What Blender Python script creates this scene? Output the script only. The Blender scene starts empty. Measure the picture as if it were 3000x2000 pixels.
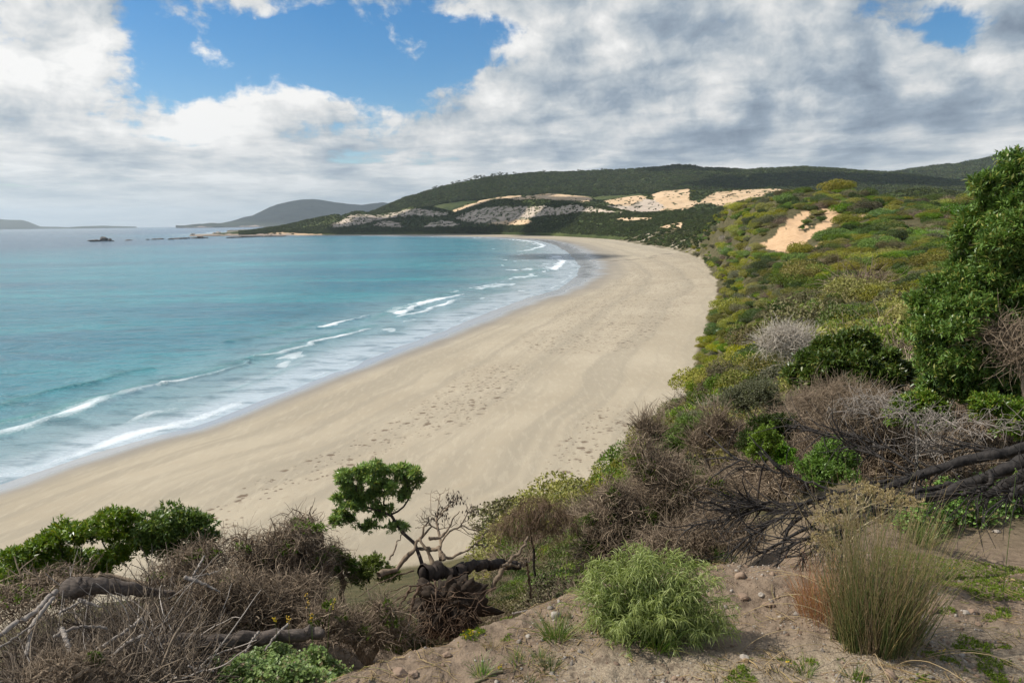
import bpy, math
import numpy as np
from mathutils import Vector, Matrix
D2R = math.radians
EYE = 33.0
F = 2100.0
PITCH = D2R(9.41)
ROLL = D2R(0.6)
SUN_AZ = -84.0     # degrees from the view direction, negative to the left
SUN_EL = 46.0
scene = bpy.context.scene
COL = scene.collection
CAM = np.array([0.0, 0.0, EYE])
_f = np.array([0, math.cos(PITCH), -math.sin(PITCH)])
_r0 = np.array([1.0, 0, 0]); _u0 = np.cross(_r0, _f)
UP = _u0 * math.cos(ROLL) + _r0 * math.sin(ROLL)
RT = _r0 * math.cos(ROLL) - _u0 * math.sin(ROLL)

def ray(px, py):
    px = np.asarray(px, float); py = np.asarray(py, float)
    return _f + RT * ((px - 1500) / F)[..., None] + UP * ((1000 - py) / F)[..., None]
def pt(px, py, d):
    r = ray(px, py); h = np.hypot(r[..., 0], r[..., 1])
    return CAM + r * (np.asarray(d, float) / h)[..., None]
def ptz(px, py, z):
    r = ray(px, py)
    return CAM + r * ((z - EYE) / r[..., 2])[..., None]
def project(P):
    Q = np.asarray(P, float) - CAM
    w = Q @ _f; w = np.where(np.abs(w) < 1e-6, 1e-6, w)
    return 1500 + F * (Q @ RT) / w, 1000 - F * (Q @ UP) / w
S = 3000.0 / 2352.0

# ---------------------------------------------------------------- numpy noise
_perm = np.random.default_rng(3).permutation(4096)
_g = np.random.default_rng(5).normal(size=(4096, 3)); _g /= np.linalg.norm(_g, axis=1)[:, None]
def perlin(x, y, z=0.0):
    x, y, z = np.broadcast_arrays(np.asarray(x, float), np.asarray(y, float), np.asarray(z, float))
    xi = np.floor(x).astype(np.int64); yi = np.floor(y).astype(np.int64); zi = np.floor(z).astype(np.int64)
    xf = x - xi; yf = y - yi; zf = z - zi
    u = xf**3 * (xf * (xf * 6 - 15) + 10); v = yf**3 * (yf * (yf * 6 - 15) + 10); w = zf**3 * (zf * (zf * 6 - 15) + 10)
    out = 0
    for dx in (0, 1):
        for dy in (0, 1):
            for dz in (0, 1):
                h = _perm[(_perm[(_perm[(xi + dx) & 4095] + yi + dy) & 4095] + zi + dz) & 4095]
                g = _g[h]
                dot = g[..., 0] * (xf - dx) + g[..., 1] * (yf - dy) + g[..., 2] * (zf - dz)
                out = out + dot * (u if dx else 1 - u) * (v if dy else 1 - v) * (w if dz else 1 - w)
    return out * 1.5
def fbm(x, y, z=0.0, octv=4, gain=.5):
    a = 1.0; s = 0; f = 1.0
    for i in range(octv):
        s = s + a * perlin(x * f + 17.3 * i, y * f - 9.1 * i, z * f if np.ndim(z) or z else 0.37 * i); a *= gain; f *= 2.03
    return s
def sstep(a, b, x):
    t = np.clip((np.asarray(x, float) - a) / (b - a), 0, 1); return t * t * (3 - 2 * t)
def polydist(x, y, poly):
    """distance to an open polyline, with the parameter of the nearest point"""
    best = np.full(x.shape, 1e18)
    for (x0, y0), (x1, y1) in zip(poly[:-1], poly[1:]):
        dx, dy = x1 - x0, y1 - y0; L = dx * dx + dy * dy + 1e-12
        t = np.clip(((x - x0) * dx + (y - y0) * dy) / L, 0, 1)
        d = (x - x0 - t * dx)**2 + (y - y0 - t * dy)**2
        best = np.minimum(best, d)
    return np.sqrt(best)
def inpoly(x, y, poly):
    c = np.zeros(x.shape, bool); n = len(poly)
    for i in range(n):
        x0, y0 = poly[i]; x1, y1 = poly[(i + 1) % n]
        if y0 == y1: continue
        k = ((y0 > y) != (y1 > y)) & (x < (x1 - x0) * (y - y0) / (y1 - y0) + x0)
        c ^= k
    return c

# ---------------------------------------------------------------- mesh building
def raw_mesh(name, V, Q=None, T=None, mats=(), smooth=True, attrs=None, mi=None):
    V = np.asarray(V, np.float32); me = bpy.data.meshes.new(name)
    me.vertices.add(len(V)); me.vertices.foreach_set('co', V.ravel())
    Q = np.zeros((0, 4), np.int32) if Q is None else np.asarray(Q, np.int32)
    T = np.zeros((0, 3), np.int32) if T is None else np.asarray(T, np.int32)
    me.loops.add(Q.size + T.size)
    me.loops.foreach_set('vertex_index', np.concatenate([Q.ravel(), T.ravel()]))
    me.polygons.add(len(Q) + len(T))
    st = np.concatenate([np.arange(len(Q)) * 4, len(Q) * 4 + np.arange(len(T)) * 3]).astype(np.int32)
    me.polygons.foreach_set('loop_start', st)
    for m in mats: me.materials.append(m)
    if mi is not None: me.polygons.foreach_set('material_index', np.asarray(mi, np.int32))
    me.update(calc_edges=True)
    if smooth: me.polygons.foreach_set('use_smooth', np.ones(len(st), bool))
    for k, a in (attrs or {}).items():
        at = me.attributes.new(k, 'FLOAT', 'POINT'); at.data.foreach_set('value', np.asarray(a, np.float32).ravel())
    return me
class MB:
    def __init__(s): s.V = []; s.Q = []; s.T = []; s.A = []; s.n = 0
    def add(s, V, Q=None, T=None, a=0.0):
        V = np.asarray(V, float).reshape(-1, 3)
        s.V.append(V)
        if Q is not None and len(Q): s.Q.append(np.asarray(Q) + s.n)
        if T is not None and len(T): s.T.append(np.asarray(T) + s.n)
        s.A.append(np.broadcast_to(np.asarray(a, float).ravel(), (len(V),)) if np.size(a) in (1, len(V)) else np.zeros(len(V)))
        s.n += len(V)
        return s
    def mesh(s, name, mat, smooth=False, origin=None):
        V = np.concatenate(s.V) if s.V else np.zeros((0, 3))
        if origin is not None: V = V - np.asarray(origin)
        return raw_mesh(name, V, np.concatenate(s.Q) if s.Q else None, np.concatenate(s.T) if s.T else None, [mat], smooth,
                        {'var': np.concatenate(s.A) if s.A else []})
    def build(s, name, mat, parent=None, smooth=False):
        o0 = None
        if parent is not None: o0 = np.array(parent.location)
        me = s.mesh(name, mat, smooth, o0)
        o = bpy.data.objects.new(name, me); COL.objects.link(o)
        if parent is not None: o.parent = parent
        return o
def tag(o, label=None, cat=None, group=None, kind=None):
    if label: o['label'] = label
    if cat: o['category'] = cat
    if group: o['group'] = group
    if kind: o['kind'] = kind
    return o
def thing(name, loc, label, cat, group=None):
    o = bpy.data.objects.new(name, None); COL.objects.link(o); o.location = [float(c) for c in loc]
    o.empty_display_size = .2
    return tag(o, label, cat, group)
def solo(name, mb, mat, loc, label, cat, group=None, kind=None, smooth=False):
    """a thing that is one mesh, with its origin at loc"""
    me = mb.mesh(name, mat, smooth, loc); o = bpy.data.objects.new(name, me); COL.objects.link(o)
    o.location = [float(c) for c in loc]
    return tag(o, label, cat, group, kind)

def tubes(C, R, k=4, rng=None):
    """C (N,S,3) centre lines, R (N,S) radii -> V,Q (k=2 gives flat ribbons)"""
    C = np.asarray(C, float); R = np.asarray(R, float); N, Sg, _ = C.shape
    Tn = np.gradient(C, axis=1); Tn /= np.linalg.norm(Tn, axis=2, keepdims=True) + 1e-9
    ref = (rng or np.random.default_rng(1)).normal(size=(N, 1, 3))
    A = np.cross(Tn, ref); A /= np.linalg.norm(A, axis=2, keepdims=True) + 1e-9
    B = np.cross(Tn, A)
    ang = np.arange(k) * 2 * np.pi / k
    V = C[:, :, None, :] + R[:, :, None, None] * (np.cos(ang)[None, None, :, None] * A[:, :, None, :] + np.sin(ang)[None, None, :, None] * B[:, :, None, :])
    idx = np.arange(N * Sg * k).reshape(N, Sg, k)
    if k == 2:
        Q = np.stack([idx[:, :-1, 0], idx[:, :-1, 1], idx[:, 1:, 1], idx[:, 1:, 0]], -1).reshape(-1, 4)
    else:
        a = idx[:, :-1]; b = np.roll(a, -1, 2); d = idx[:, 1:]; c = np.roll(d, -1, 2)
        Q = np.stack([a, b, c, d], -1).reshape(-1, 4)
    return V.reshape(-1, 3), Q
def rough_tube(C, R, k, rng, amt=.16, seg=None):
    """one limb with ridged, knotty bark"""
    if seg:
        u = np.linspace(0, 1, len(C)); w = np.linspace(0, 1, seg); C = np.stack([np.interp(w, u, C[:, i]) for i in range(3)], 1); R = np.interp(w, u, R)
    V, Q = tubes(C[None], R[None], k, rng); W = V.reshape(len(C), k, 3); an = np.arange(k) * 2 * np.pi / k; s = rng.uniform(0, 99)
    ln = np.cumsum(np.r_[0, np.linalg.norm(np.diff(C, axis=0), axis=1)]) / max(R.mean(), 1e-3)
    n = fbm(np.cos(an)[None] * 1.6 + s, np.sin(an)[None] * 1.6, ln[:, None] * .28, 4); n2 = fbm(np.cos(an)[None] * 4 + s, np.sin(an)[None] * 4, ln[:, None] * .10 + 7, 2)
    W = C[:, None] + (W - C[:, None]) * (1 + amt * n + amt * .7 * n2)[..., None]
    return W.reshape(-1, 3), Q
def leaves(P, Dr, L, W, rng, fold=.25, droop=.0, nrm=None):
    """one folded kite leaf per row of P"""
    N = len(P); Dr = Dr / (np.linalg.norm(Dr, axis=1, keepdims=True) + 1e-9)
    s = np.cross(Dr, rng.normal(size=(N, 3)) * .45 + ([0, 0, 1] if nrm is None else nrm)); s /= np.linalg.norm(s, axis=1, keepdims=True) + 1e-9
    n = np.cross(s, Dr)
    L = np.broadcast_to(L, (N,))[:, None]; W = np.broadcast_to(W, (N,))[:, None]
    m = P + Dr * L * .5
    V = np.stack([P, m - s * W * .5 + n * W * fold, P + Dr * L - n * L * droop, m + s * W * .5 + n * W * fold], 1)
    Q = np.arange(N * 4).reshape(N, 4)
    return V.reshape(-1, 3), Q
def rosettes(mb, P, Nn, k, L, W, rng, spread=1.0, var=None):
    """k leaves fanning round each direction Nn at P"""
    N = len(P)
    P2 = np.repeat(P, k, 0); N2 = np.repeat(Nn, k, 0)
    d = N2 + rng.normal(size=(N * k, 3)) * spread
    l = L * rng.uniform(.65, 1.25, N * k)
    V, Q = leaves(P2 + rng.normal(size=(N * k, 3)) * L * .15, d, l, W * rng.uniform(.7, 1.2, N * k), rng, droop=.15)
    a = np.repeat(np.repeat(rng.uniform(0, 1, N) if var is None else var, k) * .6 + rng.uniform(0, .4, N * k), 4)
    mb.add(V, Q, a=a)
def walk(P, Dr, L, seg, rng, curl=.5, grav=0.0):
    """random curving centre lines"""
    N = len(P); C = np.zeros((N, seg + 1, 3)); C[:, 0] = P
    d = Dr / (np.linalg.norm(Dr, axis=1, keepdims=True) + 1e-9); b = rng.normal(size=(N, 3)) * curl / seg * 2
    st = (np.broadcast_to(L, (N,)) / seg)[:, None]
    for i in range(seg):
        d = d + b + rng.normal(size=(N, 3)) * curl / seg**.5 * .6 + np.array([0, 0, grav / seg])
        d /= np.linalg.norm(d, axis=1, keepdims=True) + 1e-9
        C[:, i + 1] = C[:, i] + d * st
    return C
def skeleton(base, tips, rng, step=.15, wig=.12, pw=.45, r0=.004, expo=2.4, rmax=.2, trunk=None, lift=.0):
    """join every tip to the nearest useful node: a branching tree; returns chains (pts, radii)"""
    nodes = [np.array(base, float)]; par = [-1]; plen = [0.0]
    if trunk is not None:
        for p in trunk:
            nodes.append(np.array(p, float)); par.append(len(nodes) - 2); plen.append(plen[-1] + np.linalg.norm(nodes[-1] - nodes[-2]) * .3)
    order = np.argsort(np.linalg.norm(tips - nodes[-1], axis=1))
    NA = np.array(nodes); PL = np.array(plen)
    tipn = []
    for t in tips[order]:
        d = np.linalg.norm(NA - t, axis=1) + pw * PL
        j = int(np.argmin(d)); a = NA[j]; L = np.linalg.norm(t - a); k = max(1, int(L / step))
        off = rng.normal(size=3) * wig * L + np.array([0, 0, lift * L])
        new = []
        for i in range(1, k + 1):
            u = i / k
            new.append(a + (t - a) * u + off * math.sin(math.pi * u) * .6 + (rng.normal(size=3) * wig * step * .8 if i < k else 0))
        pj = j; l0 = PL[j]; prev = a
        for q in new:
            l0 += np.linalg.norm(q - prev); prev = q
            par.append(pj); pj = len(par) - 1; plen.append(l0)
        NA = np.vstack([NA, new]); PL = np.array(plen); tipn.append(pj)
    n = len(NA); ch = [[] for _ in range(n)]
    for i in range(1, n): ch[par[i]].append(i)
    R = np.zeros(n)
    for i in range(n - 1, -1, -1):
        R[i] = r0 if not ch[i] else sum(R[c]**expo for c in ch[i])**(1 / expo)
    R = np.minimum(R, rmax)
    chains = []
    stack = [(0, None)]
    while stack:
        i, p = stack.pop(); c = [p, i] if p is not None else [i]
        while ch[i]:
            k = sorted(ch[i], key=lambda q: -R[q])
            for q in k[1:]: stack.append((q, i))
            i = k[0]; c.append(i)
        pr = NA[c]; rr = R[c].copy()
        if p is not None: rr[0] = rr[1]
        chains.append((pr, rr))
    return chains
def chains_to(mb, chains, seg=8, k=5, rng=None, thin=.0, var=.5):
    for lo, hi, kk in ((0, .012, 3), (.012, 9, max(k, 6))):
        sel = [(p, r) for p, r in chains if lo <= r[0] < hi and len(p) > 1]
        if not sel: continue
        sg = seg if hi < 1 else seg * 3
        C = []; R = []
        for p, r in sel:
            t = np.linspace(0, 1, len(p)); u = np.linspace(0, 1, sg)
            C.append(np.stack([np.interp(u, t, p[:, i]) for i in range(3)], 1)); R.append(np.interp(u, t, r))
        V, Q = tubes(np.array(C), np.array(R), kk, rng)
        mb.add(V, Q, a=var)
_ico = {}
def ico(level):
    if level not in _ico:
        t = (1 + 5**.5) / 2
        v = np.array([(-1, t, 0), (1, t, 0), (-1, -t, 0), (1, -t, 0), (0, -1, t), (0, 1, t), (0, -1, -t), (0, 1, -t), (t, 0, -1), (t, 0, 1), (-t, 0, -1), (-t, 0, 1)], float)
        f = [(0, 11, 5), (0, 5, 1), (0, 1, 7), (0, 7, 10), (0, 10, 11), (1, 5, 9), (5, 11, 4), (11, 10, 2), (10, 7, 6), (7, 1, 8), (3, 9, 4), (3, 4, 2), (3, 2, 6), (3, 6, 8), (3, 8, 9), (4, 9, 5), (2, 4, 11), (6, 2, 10), (8, 6, 7), (9, 8, 1)]
        v = [tuple(a / np.linalg.norm(a)) for a in v]
        for _ in range(level):
            nf = []; c = {}
            def mid(a, b):
                k = (min(a, b), max(a, b))
                if k not in c:
                    m = (np.array(v[a]) + np.array(v[b])); m /= np.linalg.norm(m); v.append(tuple(m)); c[k] = len(v) - 1
                return c[k]
            for a, b, d in f:
                x, y, z = mid(a, b), mid(b, d), mid(d, a); nf += [(a, x, z), (b, y, x), (d, z, y), (x, y, z)]
            f = nf
        _ico[level] = (np.array(v), np.array(f))
    return _ico[level]
def stone(r, seed, level=2, flat=.7, rough=.35):
    v, f = ico(level); s = seed * 13.7
    n = fbm(v[:, 0] * 1.1 + s, v[:, 1] * 1.1, v[:, 2] * 1.1 + s, 3)
    v = v * (1 + rough * n)[:, None]
    q = np.random.default_rng(seed).normal(size=(5, 3)); q /= np.linalg.norm(q, axis=1)[:, None]
    for d in q:                                   # flattened facets
        h = v @ d; v = v - np.outer(np.maximum(h - .72, 0) * .8, d)
    return v * np.array([r, r * .8, r * flat]), f

# ---------------------------------------------------------------- materials
class NT:
    def __init__(s, tree): s.t = tree; s.nd = tree.nodes; s.ln = tree.links
    def n(s, ty, **kw):
        nd = s.nd.new(ty)
        for k, v in kw.items():
            if k.startswith('i_'):
                key = k[2:]; key = int(key) if key.isdigit() else key.replace('_', ' ')
                s.put(nd.inputs[key], v)
            else: setattr(nd, k, v)
        return nd
    def put(s, sock, v):
        if isinstance(v, bpy.types.NodeSocket): s.ln.new(v, sock)
        elif isinstance(v, bpy.types.Node): s.ln.new(v.outputs[0], sock)
        else:
            if isinstance(v, (tuple, list)) and sock.type == 'RGBA' and len(v) == 3: v = (*v, 1)
            sock.default_value = v
    def m(s, op, a, b=0.0, c=0.0, clamp=False):
        nd = s.nd.new('ShaderNodeMath'); nd.operation = op; nd.use_clamp = clamp
        s.put(nd.inputs[0], a); s.put(nd.inputs[1], b); s.put(nd.inputs[2], c); return nd.outputs[0]
    def vm(s, op, a, b=(0, 0, 0), sc=None):
        nd = s.nd.new('ShaderNodeVectorMath'); nd.operation = op; s.put(nd.inputs[0], a)
        if op != 'SCALE': s.put(nd.inputs[1], b)
        if sc is not None: s.put(nd.inputs['Scale'], sc)
        return nd.outputs['Value'] if op in ('DOT_PRODUCT', 'LENGTH', 'DISTANCE') else nd.outputs[0]
    def noise(s, vec, scale, detail=3, rough=.5, dist=0.0, col=False):
        nd = s.n('ShaderNodeTexNoise', i_Scale=scale, i_Detail=detail, i_Roughness=rough, i_Distortion=dist)
        if vec is not None: s.put(nd.inputs['Vector'], vec)
        return nd.outputs[1 if col else 0]
    def ss(s, a, b, x):
        nd = s.nd.new('ShaderNodeMapRange'); nd.interpolation_type = 'SMOOTHSTEP'
        s.put(nd.inputs[0], x); s.put(nd.inputs[1], a); s.put(nd.inputs[2], b); return nd.outputs[0]
    def mr(s, x, a, b, c, d):
        nd = s.nd.new('ShaderNodeMapRange'); s.put(nd.inputs[0], x)
        for i, v in enumerate((a, b, c, d)): s.put(nd.inputs[i + 1], v)
        return nd.outputs[0]
    def mix(s, f, a, b, mode='MIX'):
        nd = s.nd.new('ShaderNodeMix'); nd.data_type = 'RGBA'; nd.blend_type = mode; nd.clamp_factor = True
        s.put(nd.inputs['Factor'], f)
        s.put([i for i in nd.inputs if i.name == 'A' and i.type == 'RGBA'][0], a)
        s.put([i for i in nd.inputs if i.name == 'B' and i.type == 'RGBA'][0], b)
        return [o for o in nd.outputs if o.type == 'RGBA'][0]
    def attr(s, name): return s.n('ShaderNodeAttribute', attribute_name=name).outputs['Fac']
    def pos(s): return s.n('ShaderNodeNewGeometry').outputs['Position']
def mat(name, disp=False):
    m = bpy.data.materials.new(name); m.use_nodes = True
    t = NT(m.node_tree); t.nd.clear(); t.out = t.n('ShaderNodeOutputMaterial')
    return m, t
def leaf_mat(name, c1, c2, c3=None, rough=.45, trans=.25, spec=.4, wscale=.0):
    """c1..c2 by leaf, c3 some odd dry leaves; a little light passes through"""
    m, t = mat(name)
    v = t.attr('var'); rnd = t.n('ShaderNodeObjectInfo').outputs['Random']
    col = t.mix(v, c1, c2)
    if c3: col = t.mix(t.ss(.80, .95, t.m('FRACT', t.m('ADD', t.m('MULTIPLY', v, 7.3), rnd))), col, c3)
    hs = t.n('ShaderNodeHueSaturation', i_Hue=t.mr(rnd, 0, 1, .485, .515), i_Saturation=t.mr(t.m('FRACT', t.m('MULTIPLY', rnd, 5.1)), 0, 1, .85, 1.12), i_Value=t.mr(t.m('FRACT', t.m('MULTIPLY', rnd, 9.7)), 0, 1, .62, 1.38), i_Color=col)
    col = hs.outputs[0]
    p = t.n('ShaderNodeBsdfPrincipled', i_Base_Color=col, i_Roughness=rough); p.inputs['Specular IOR Level'].default_value = spec
    tr = t.n('ShaderNodeBsdfTranslucent', i_Color=t.mix(1.0, col, (1.0, 1.05, .55), 'MULTIPLY'))
    mx = t.n('ShaderNodeMixShader', i_0=trans, i_1=p.outputs[0], i_2=tr.outputs[0])
    t.put(t.out.inputs[0], mx.outputs[0]); return m
def bark_mat(name, c1, c2, scale=40, bump=.4, stretch=(1, 1, .25), rough=.85):
    m, t = mat(name)
    co = t.n('ShaderNodeTexCoord').outputs['Object']; ve = t.vm('MULTIPLY', co, stretch)
    n1 = t.noise(ve, scale, 5, .6); n2 = t.noise(co, scale * .12, 3)
    rnd = t.attr('var')
    col = t.mix(t.ss(.30, .70, t.m('ADD', t.m('MULTIPLY', n1, .4), t.m('ADD', t.m('MULTIPLY', n2, .2), t.m('MULTIPLY', rnd, .4)))), c1, c2)
    b = t.n('ShaderNodeBump', i_Strength=bump, i_Distance=.01, i_Height=n1)
    p = t.n('ShaderNodeBsdfPrincipled', i_Base_Color=col, i_Roughness=rough, i_Normal=b.outputs[0]); p.inputs['Specular IOR Level'].default_value = .2
    t.put(t.out.inputs[0], p.outputs[0]); return m
# ---------------------------------------------------------------- sky, sun, camera
def sky():
    w = bpy.data.worlds.new('World'); scene.world = w; w.use_nodes = True
    t = NT(w.node_tree); t.nd.clear(); out = t.n('ShaderNodeOutputWorld')
    st = t.n('ShaderNodeTexSky', sky_type='NISHITA'); st.sun_disc = False
    st.sun_elevation = D2R(SUN_EL); st.sun_rotation = D2R(SUN_AZ); st.altitude = 10; st.air_density = 1.0; st.dust_density = .3; st.ozone_density = 2.5
    Dv = t.n('ShaderNodeTexCoord').outputs['Generated']
    sp = t.n('ShaderNodeSeparateXYZ', i_0=Dv)
    X = t.m('ARCTAN2', sp.outputs[0], sp.outputs[1]); Z = t.m('ARCSINE', sp.outputs[2])
    zc = t.m('MAXIMUM', sp.outputs[2], 0.0)
    inv = t.m('DIVIDE', 1.0, t.m('ADD', zc, .10))
    P = t.vm('SCALE', Dv, sc=inv)
    P = t.vm('MULTIPLY', P, (1, .85, 0)); P = t.vm('ADD', P, t.n('ShaderNodeCombineXYZ', i_2=t.m('MULTIPLY', zc, 6.0)).outputs[0])
    # second frame in plain angles for the tall heaps
    A = t.n('ShaderNodeCombineXYZ', i_0=X, i_1=Z).outputs[0]
    def blob(px, py, rx, ry, amt, rot=0.0):
        r = ray(px, py); az = math.atan2(r[0], r[1]); el = math.atan2(r[2], math.hypot(r[0], r[1]))
        dx = t.m('SUBTRACT', X, az); dz = t.m('SUBTRACT', Z, el)
        c, s_ = math.cos(rot), math.sin(rot)
        u = t.m('ADD', t.m('MULTIPLY', dx, c / (rx / F)), t.m('MULTIPLY', dz, s_ / (rx / F)))
        v = t.m('ADD', t.m('MULTIPLY', dx, -s_ / (ry / F)), t.m('MULTIPLY', dz, c / (ry / F)))
        q = t.m('ADD', t.m('MULTIPLY', u, u), t.m('MULTIPLY', v, v))
        return t.m('MULTIPLY', t.m('EXPONENT', t.m('MULTIPLY', q, -1.0)), amt)
    def total(L):
        s_ = L[0]
        for q in L[1:]: s_ = t.m('ADD', s_, q)
        return s_
    cov = total([blob(*b) for b in SKY_COVER])
    warp = t.noise(P, 1.6, 3, .5, col=True)
    Pw = t.vm('ADD', P, t.vm('SCALE', t.vm('SUBTRACT', warp, (.5, .5, .5)), sc=.35))
    Aw = t.vm('ADD', A, t.vm('SCALE', t.vm('SUBTRACT', t.noise(A, 9.0, 3, .55, col=True), (.5, .5, .5)), sc=.05))
    sh = (math.sin(D2R(SUN_AZ)) * .028, .030, 0)
    def field(PP, AA, det):
        a = t.noise(PP, 1.15, det, .56); b = t.noise(t.vm('MULTIPLY', AA, (1, 1.25, 1)), 8.5, det, .62)
        f = t.ss(.02, .16, Z)
        return t.m('ADD', t.m('MULTIPLY', a, t.m('SUBTRACT', 1.0, t.m('MULTIPLY', f, .65))), t.m('MULTIPLY', b, t.m('MULTIPLY', f, .65)))
    f0 = field(Pw, Aw, 9); f1 = field(t.vm('ADD', Pw, (sh[0] * 2.2, -.05, .13)), t.vm('ADD', Aw, sh), 5)
    fl = field(t.vm('ADD', Pw, (sh[0] * 6, -.15, .35)), t.vm('ADD', Aw, (sh[0] * 1.8, sh[1] * 1.8, 0)), 2)
    dens = t.m('ADD', t.m('ADD', t.m('MULTIPLY', t.m('SUBTRACT', f0, .5), 2.5), .5), cov)
    alpha = t.m('MAXIMUM', t.ss(.36, .58, dens), t.m('SUBTRACT', 1.0, t.ss(.03, .07, Z)))
    lightrel = t.m('ADD', t.m('MULTIPLY', t.m('SUBTRACT', f0, f1), 1.9), t.m('MULTIPLY', t.m('SUBTRACT', f0, fl), 1.5))
    thick = t.ss(.45, 1.05, dens)
    tone = total([blob(*b) for b in SKY_TONE])
    streak = t.noise(t.vm('MULTIPLY', A, (1, 5.5, 1)), 9, 6, .6)
    stf = t.m('MULTIPLY', t.m('SUBTRACT', .5, streak), t.m('MULTIPLY', t.m('SUBTRACT', 1.0, t.ss(.05, .22, Z)), .75))
    lum = t.m('ADD', t.m('ADD', t.m('ADD', .61, lightrel), t.m('MULTIPLY', thick, -.10)), t.m('ADD', tone, stf))
    lum = t.m('MINIMUM', t.m('MAXIMUM', lum, 0.0), 1.0)
    cr = t.n('ShaderNodeValToRGB', i_0=lum); e = cr.color_ramp.elements
    e[0].position = 0.0; e[0].color = (.20, .255, .33, 1); e[1].position = 1.0; e[1].color = (.98, .97, .95, 1)
    for p_, c_ in ((.30, (.33, .40, .48)), (.52, (.52, .57, .61)), (.74, (.75, .76, .76))):
        k = e.new(p_); k.color = (*c_, 1)
    ccol = t.mix(t.m('MULTIPLY', t.m('SUBTRACT', 1.0, t.ss(.0, .10, Z)), .72), cr.outputs[0], (.58, .66, .70, 1))
    bright = t.n('ShaderNodeVectorMath', operation='SCALE', i_0=ccol); bright.inputs['Scale'].default_value = 8.6
    blue = t.n('ShaderNodeHueSaturation', i_Saturation=1.42, i_Value=SKY_BLUE, i_Color=st.outputs[0])
    full = t.mix(alpha, blue.outputs[0], bright.outputs[0])
    # below the horizon: only the plain sky
    bg = t.n('ShaderNodeBackground', i_Color=full, i_Strength=.1)
    t.put(out.inputs[0], bg.outputs[0])
    w.cycles.sampling_method = 'MANUAL'; w.cycles.sample_map_resolution = 512
SKY_BLUE = .98
# px, py, radius x, radius y, amount
SKY_COVER = [(1500, 520, 6000, 330, .16), (1500, 700, 9000, 130, .10),
    (700, 90, 360, 190, -.40), (1060, 190, 260, 110, -.42), (1320, 110, 260, 120, -.36), (520, 210, 130, 100, -.26),
    (250, 160, 300, 220, .26), (620, 260, 130, 50, -.10),
    (720, 330, 230, 120, .16), (760, 10, 260, 60, .34), (610, 140, 90, 60, .34), (1180, 160, 90, 60, .26),
    (1450, 10, 260, 30, .22), (1950, 150, 560, 330, .30), (2830, 70, 160, 60, -.36), (2980, 90, 60, 60, .3), (2700, 300, 500, 200, .2), (1500, -600, 3000, 420, .04)]
SKY_TONE = [(300, 200, 500, 260, .16), (750, 350, 350, 170, .14), (2150, 170, 620, 260, -.02), (2350, 330, 250, 80, -.10), (2050, 430, 330, 40, -.24),
    (2700, 250, 420, 250, -.10), (2000, 350, 300, 60, .12), (250, 490, 420, 60, -.14), (1420, 440, 110, 50, -.12), (1330, 330, 300, 60, .05), (1500, 590, 5000, 60, .07), (-1500,800,1200,2500,.1)]
def sun_cam():
    L = bpy.data.lights.new('sun', 'SUN'); L.energy = 4.6; L.angle = D2R(.5); L.color = (1.0, .955, .88)
    o = bpy.data.objects.new('sun', L); COL.objects.link(o)
    az, el = D2R(SUN_AZ), D2R(SUN_EL)
    d = Vector((math.sin(az) * math.cos(el), math.cos(az) * math.cos(el), math.sin(el)))
    o.rotation_euler = d.to_track_quat('Z', 'Y').to_euler(); o.location = (0, 0, 80)
    c = bpy.data.cameras.new('camera'); c.sensor_width = 36; c.lens = F * 36 / 3000; c.clip_start = .1; c.clip_end = 120000
    co = bpy.data.objects.new('camera', c); COL.objects.link(co)
    M = Matrix(((RT[0], UP[0], -_f[0]), (RT[1], UP[1], -_f[1]), (RT[2], UP[2], -_f[2])))
    co.matrix_world = Matrix.Translation(CAM.tolist()) @ M.to_4x4()
    scene.camera = co
    scene.view_settings.view_transform = 'Standard'; scene.view_settings.look = 'None'; scene.view_settings.exposure = .22; scene.view_settings.gamma = 1
    scene.cycles.max_bounces = 6; scene.cycles.diffuse_bounces = 3; scene.cycles.transparent_max_bounces = 6; scene.cycles.glossy_bounces = 3
    scene.cycles.use_adaptive_sampling = True; scene.cycles.adaptive_threshold = .02
sky(); sun_cam()
# ---------------------------------------------------------------- the lie of the land
G = EYE - 3.4       # level of the dirt shelf in the foreground
def dd(L): return [(x * S, y * S) for x, y in L]
def ground_xy(L, z=0.0): return [tuple(ptz(x, y, z)[:2]) for x, y in L]
# foot of the dunes, near to far
TOE = [(-420, -160), (-200, -40), (-110, 18), (-60, 40), (-25, 56), (4, 66)] + ground_xy(dd([(1330, 1180), (1440, 1040), (1480, 985), (1560, 935), (1592, 850), (1606, 760), (1640, 690), (1641, 640),
    (1606, 592), (1560, 577), (1470, 562), (1400, 548), (1320, 541), (1250, 537.5), (1050, 534.5), (880, 535.5), (700, 536.5), (620, 537)]), 2.5)
SHORE = [(-400, -70), (-190, 6), (-120, 38)] + ground_xy(dd([(-120, 1150), (0, 1112), (120, 1070), (300, 1015), (420, 985), (540, 940), (640, 900), (800, 840), (960, 780), (1090, 730), (1180, 693), (1270, 668), (1322, 636), (1330, 610),
    (1305, 582), (1275, 563), (1235, 552), (1130, 545.5), (1000, 543), (850, 541.5), (740, 541), (640, 539.5), (560, 539), (440, 539.5)]), 0.0)
FARLAND = [(x, y) for x, y in ground_xy([(561, 684), (700, 680), (860, 676), (1000, 672)], 0.0)]
LANDP = TOE + FARLAND + [(6000, 9000), (9000, -500), (0, -700)]
DRYP = SHORE + FARLAND + [(6000, 9000), (9000, -500), (0, -700)]
CP = []
def cp(px, L):
    for d, z in L:
        p = pt(px, 1000, d); CP.append((p[0], p[1], z))
def cpp(px, py, d): CP.append(tuple(pt(px, py, d)))
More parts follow.
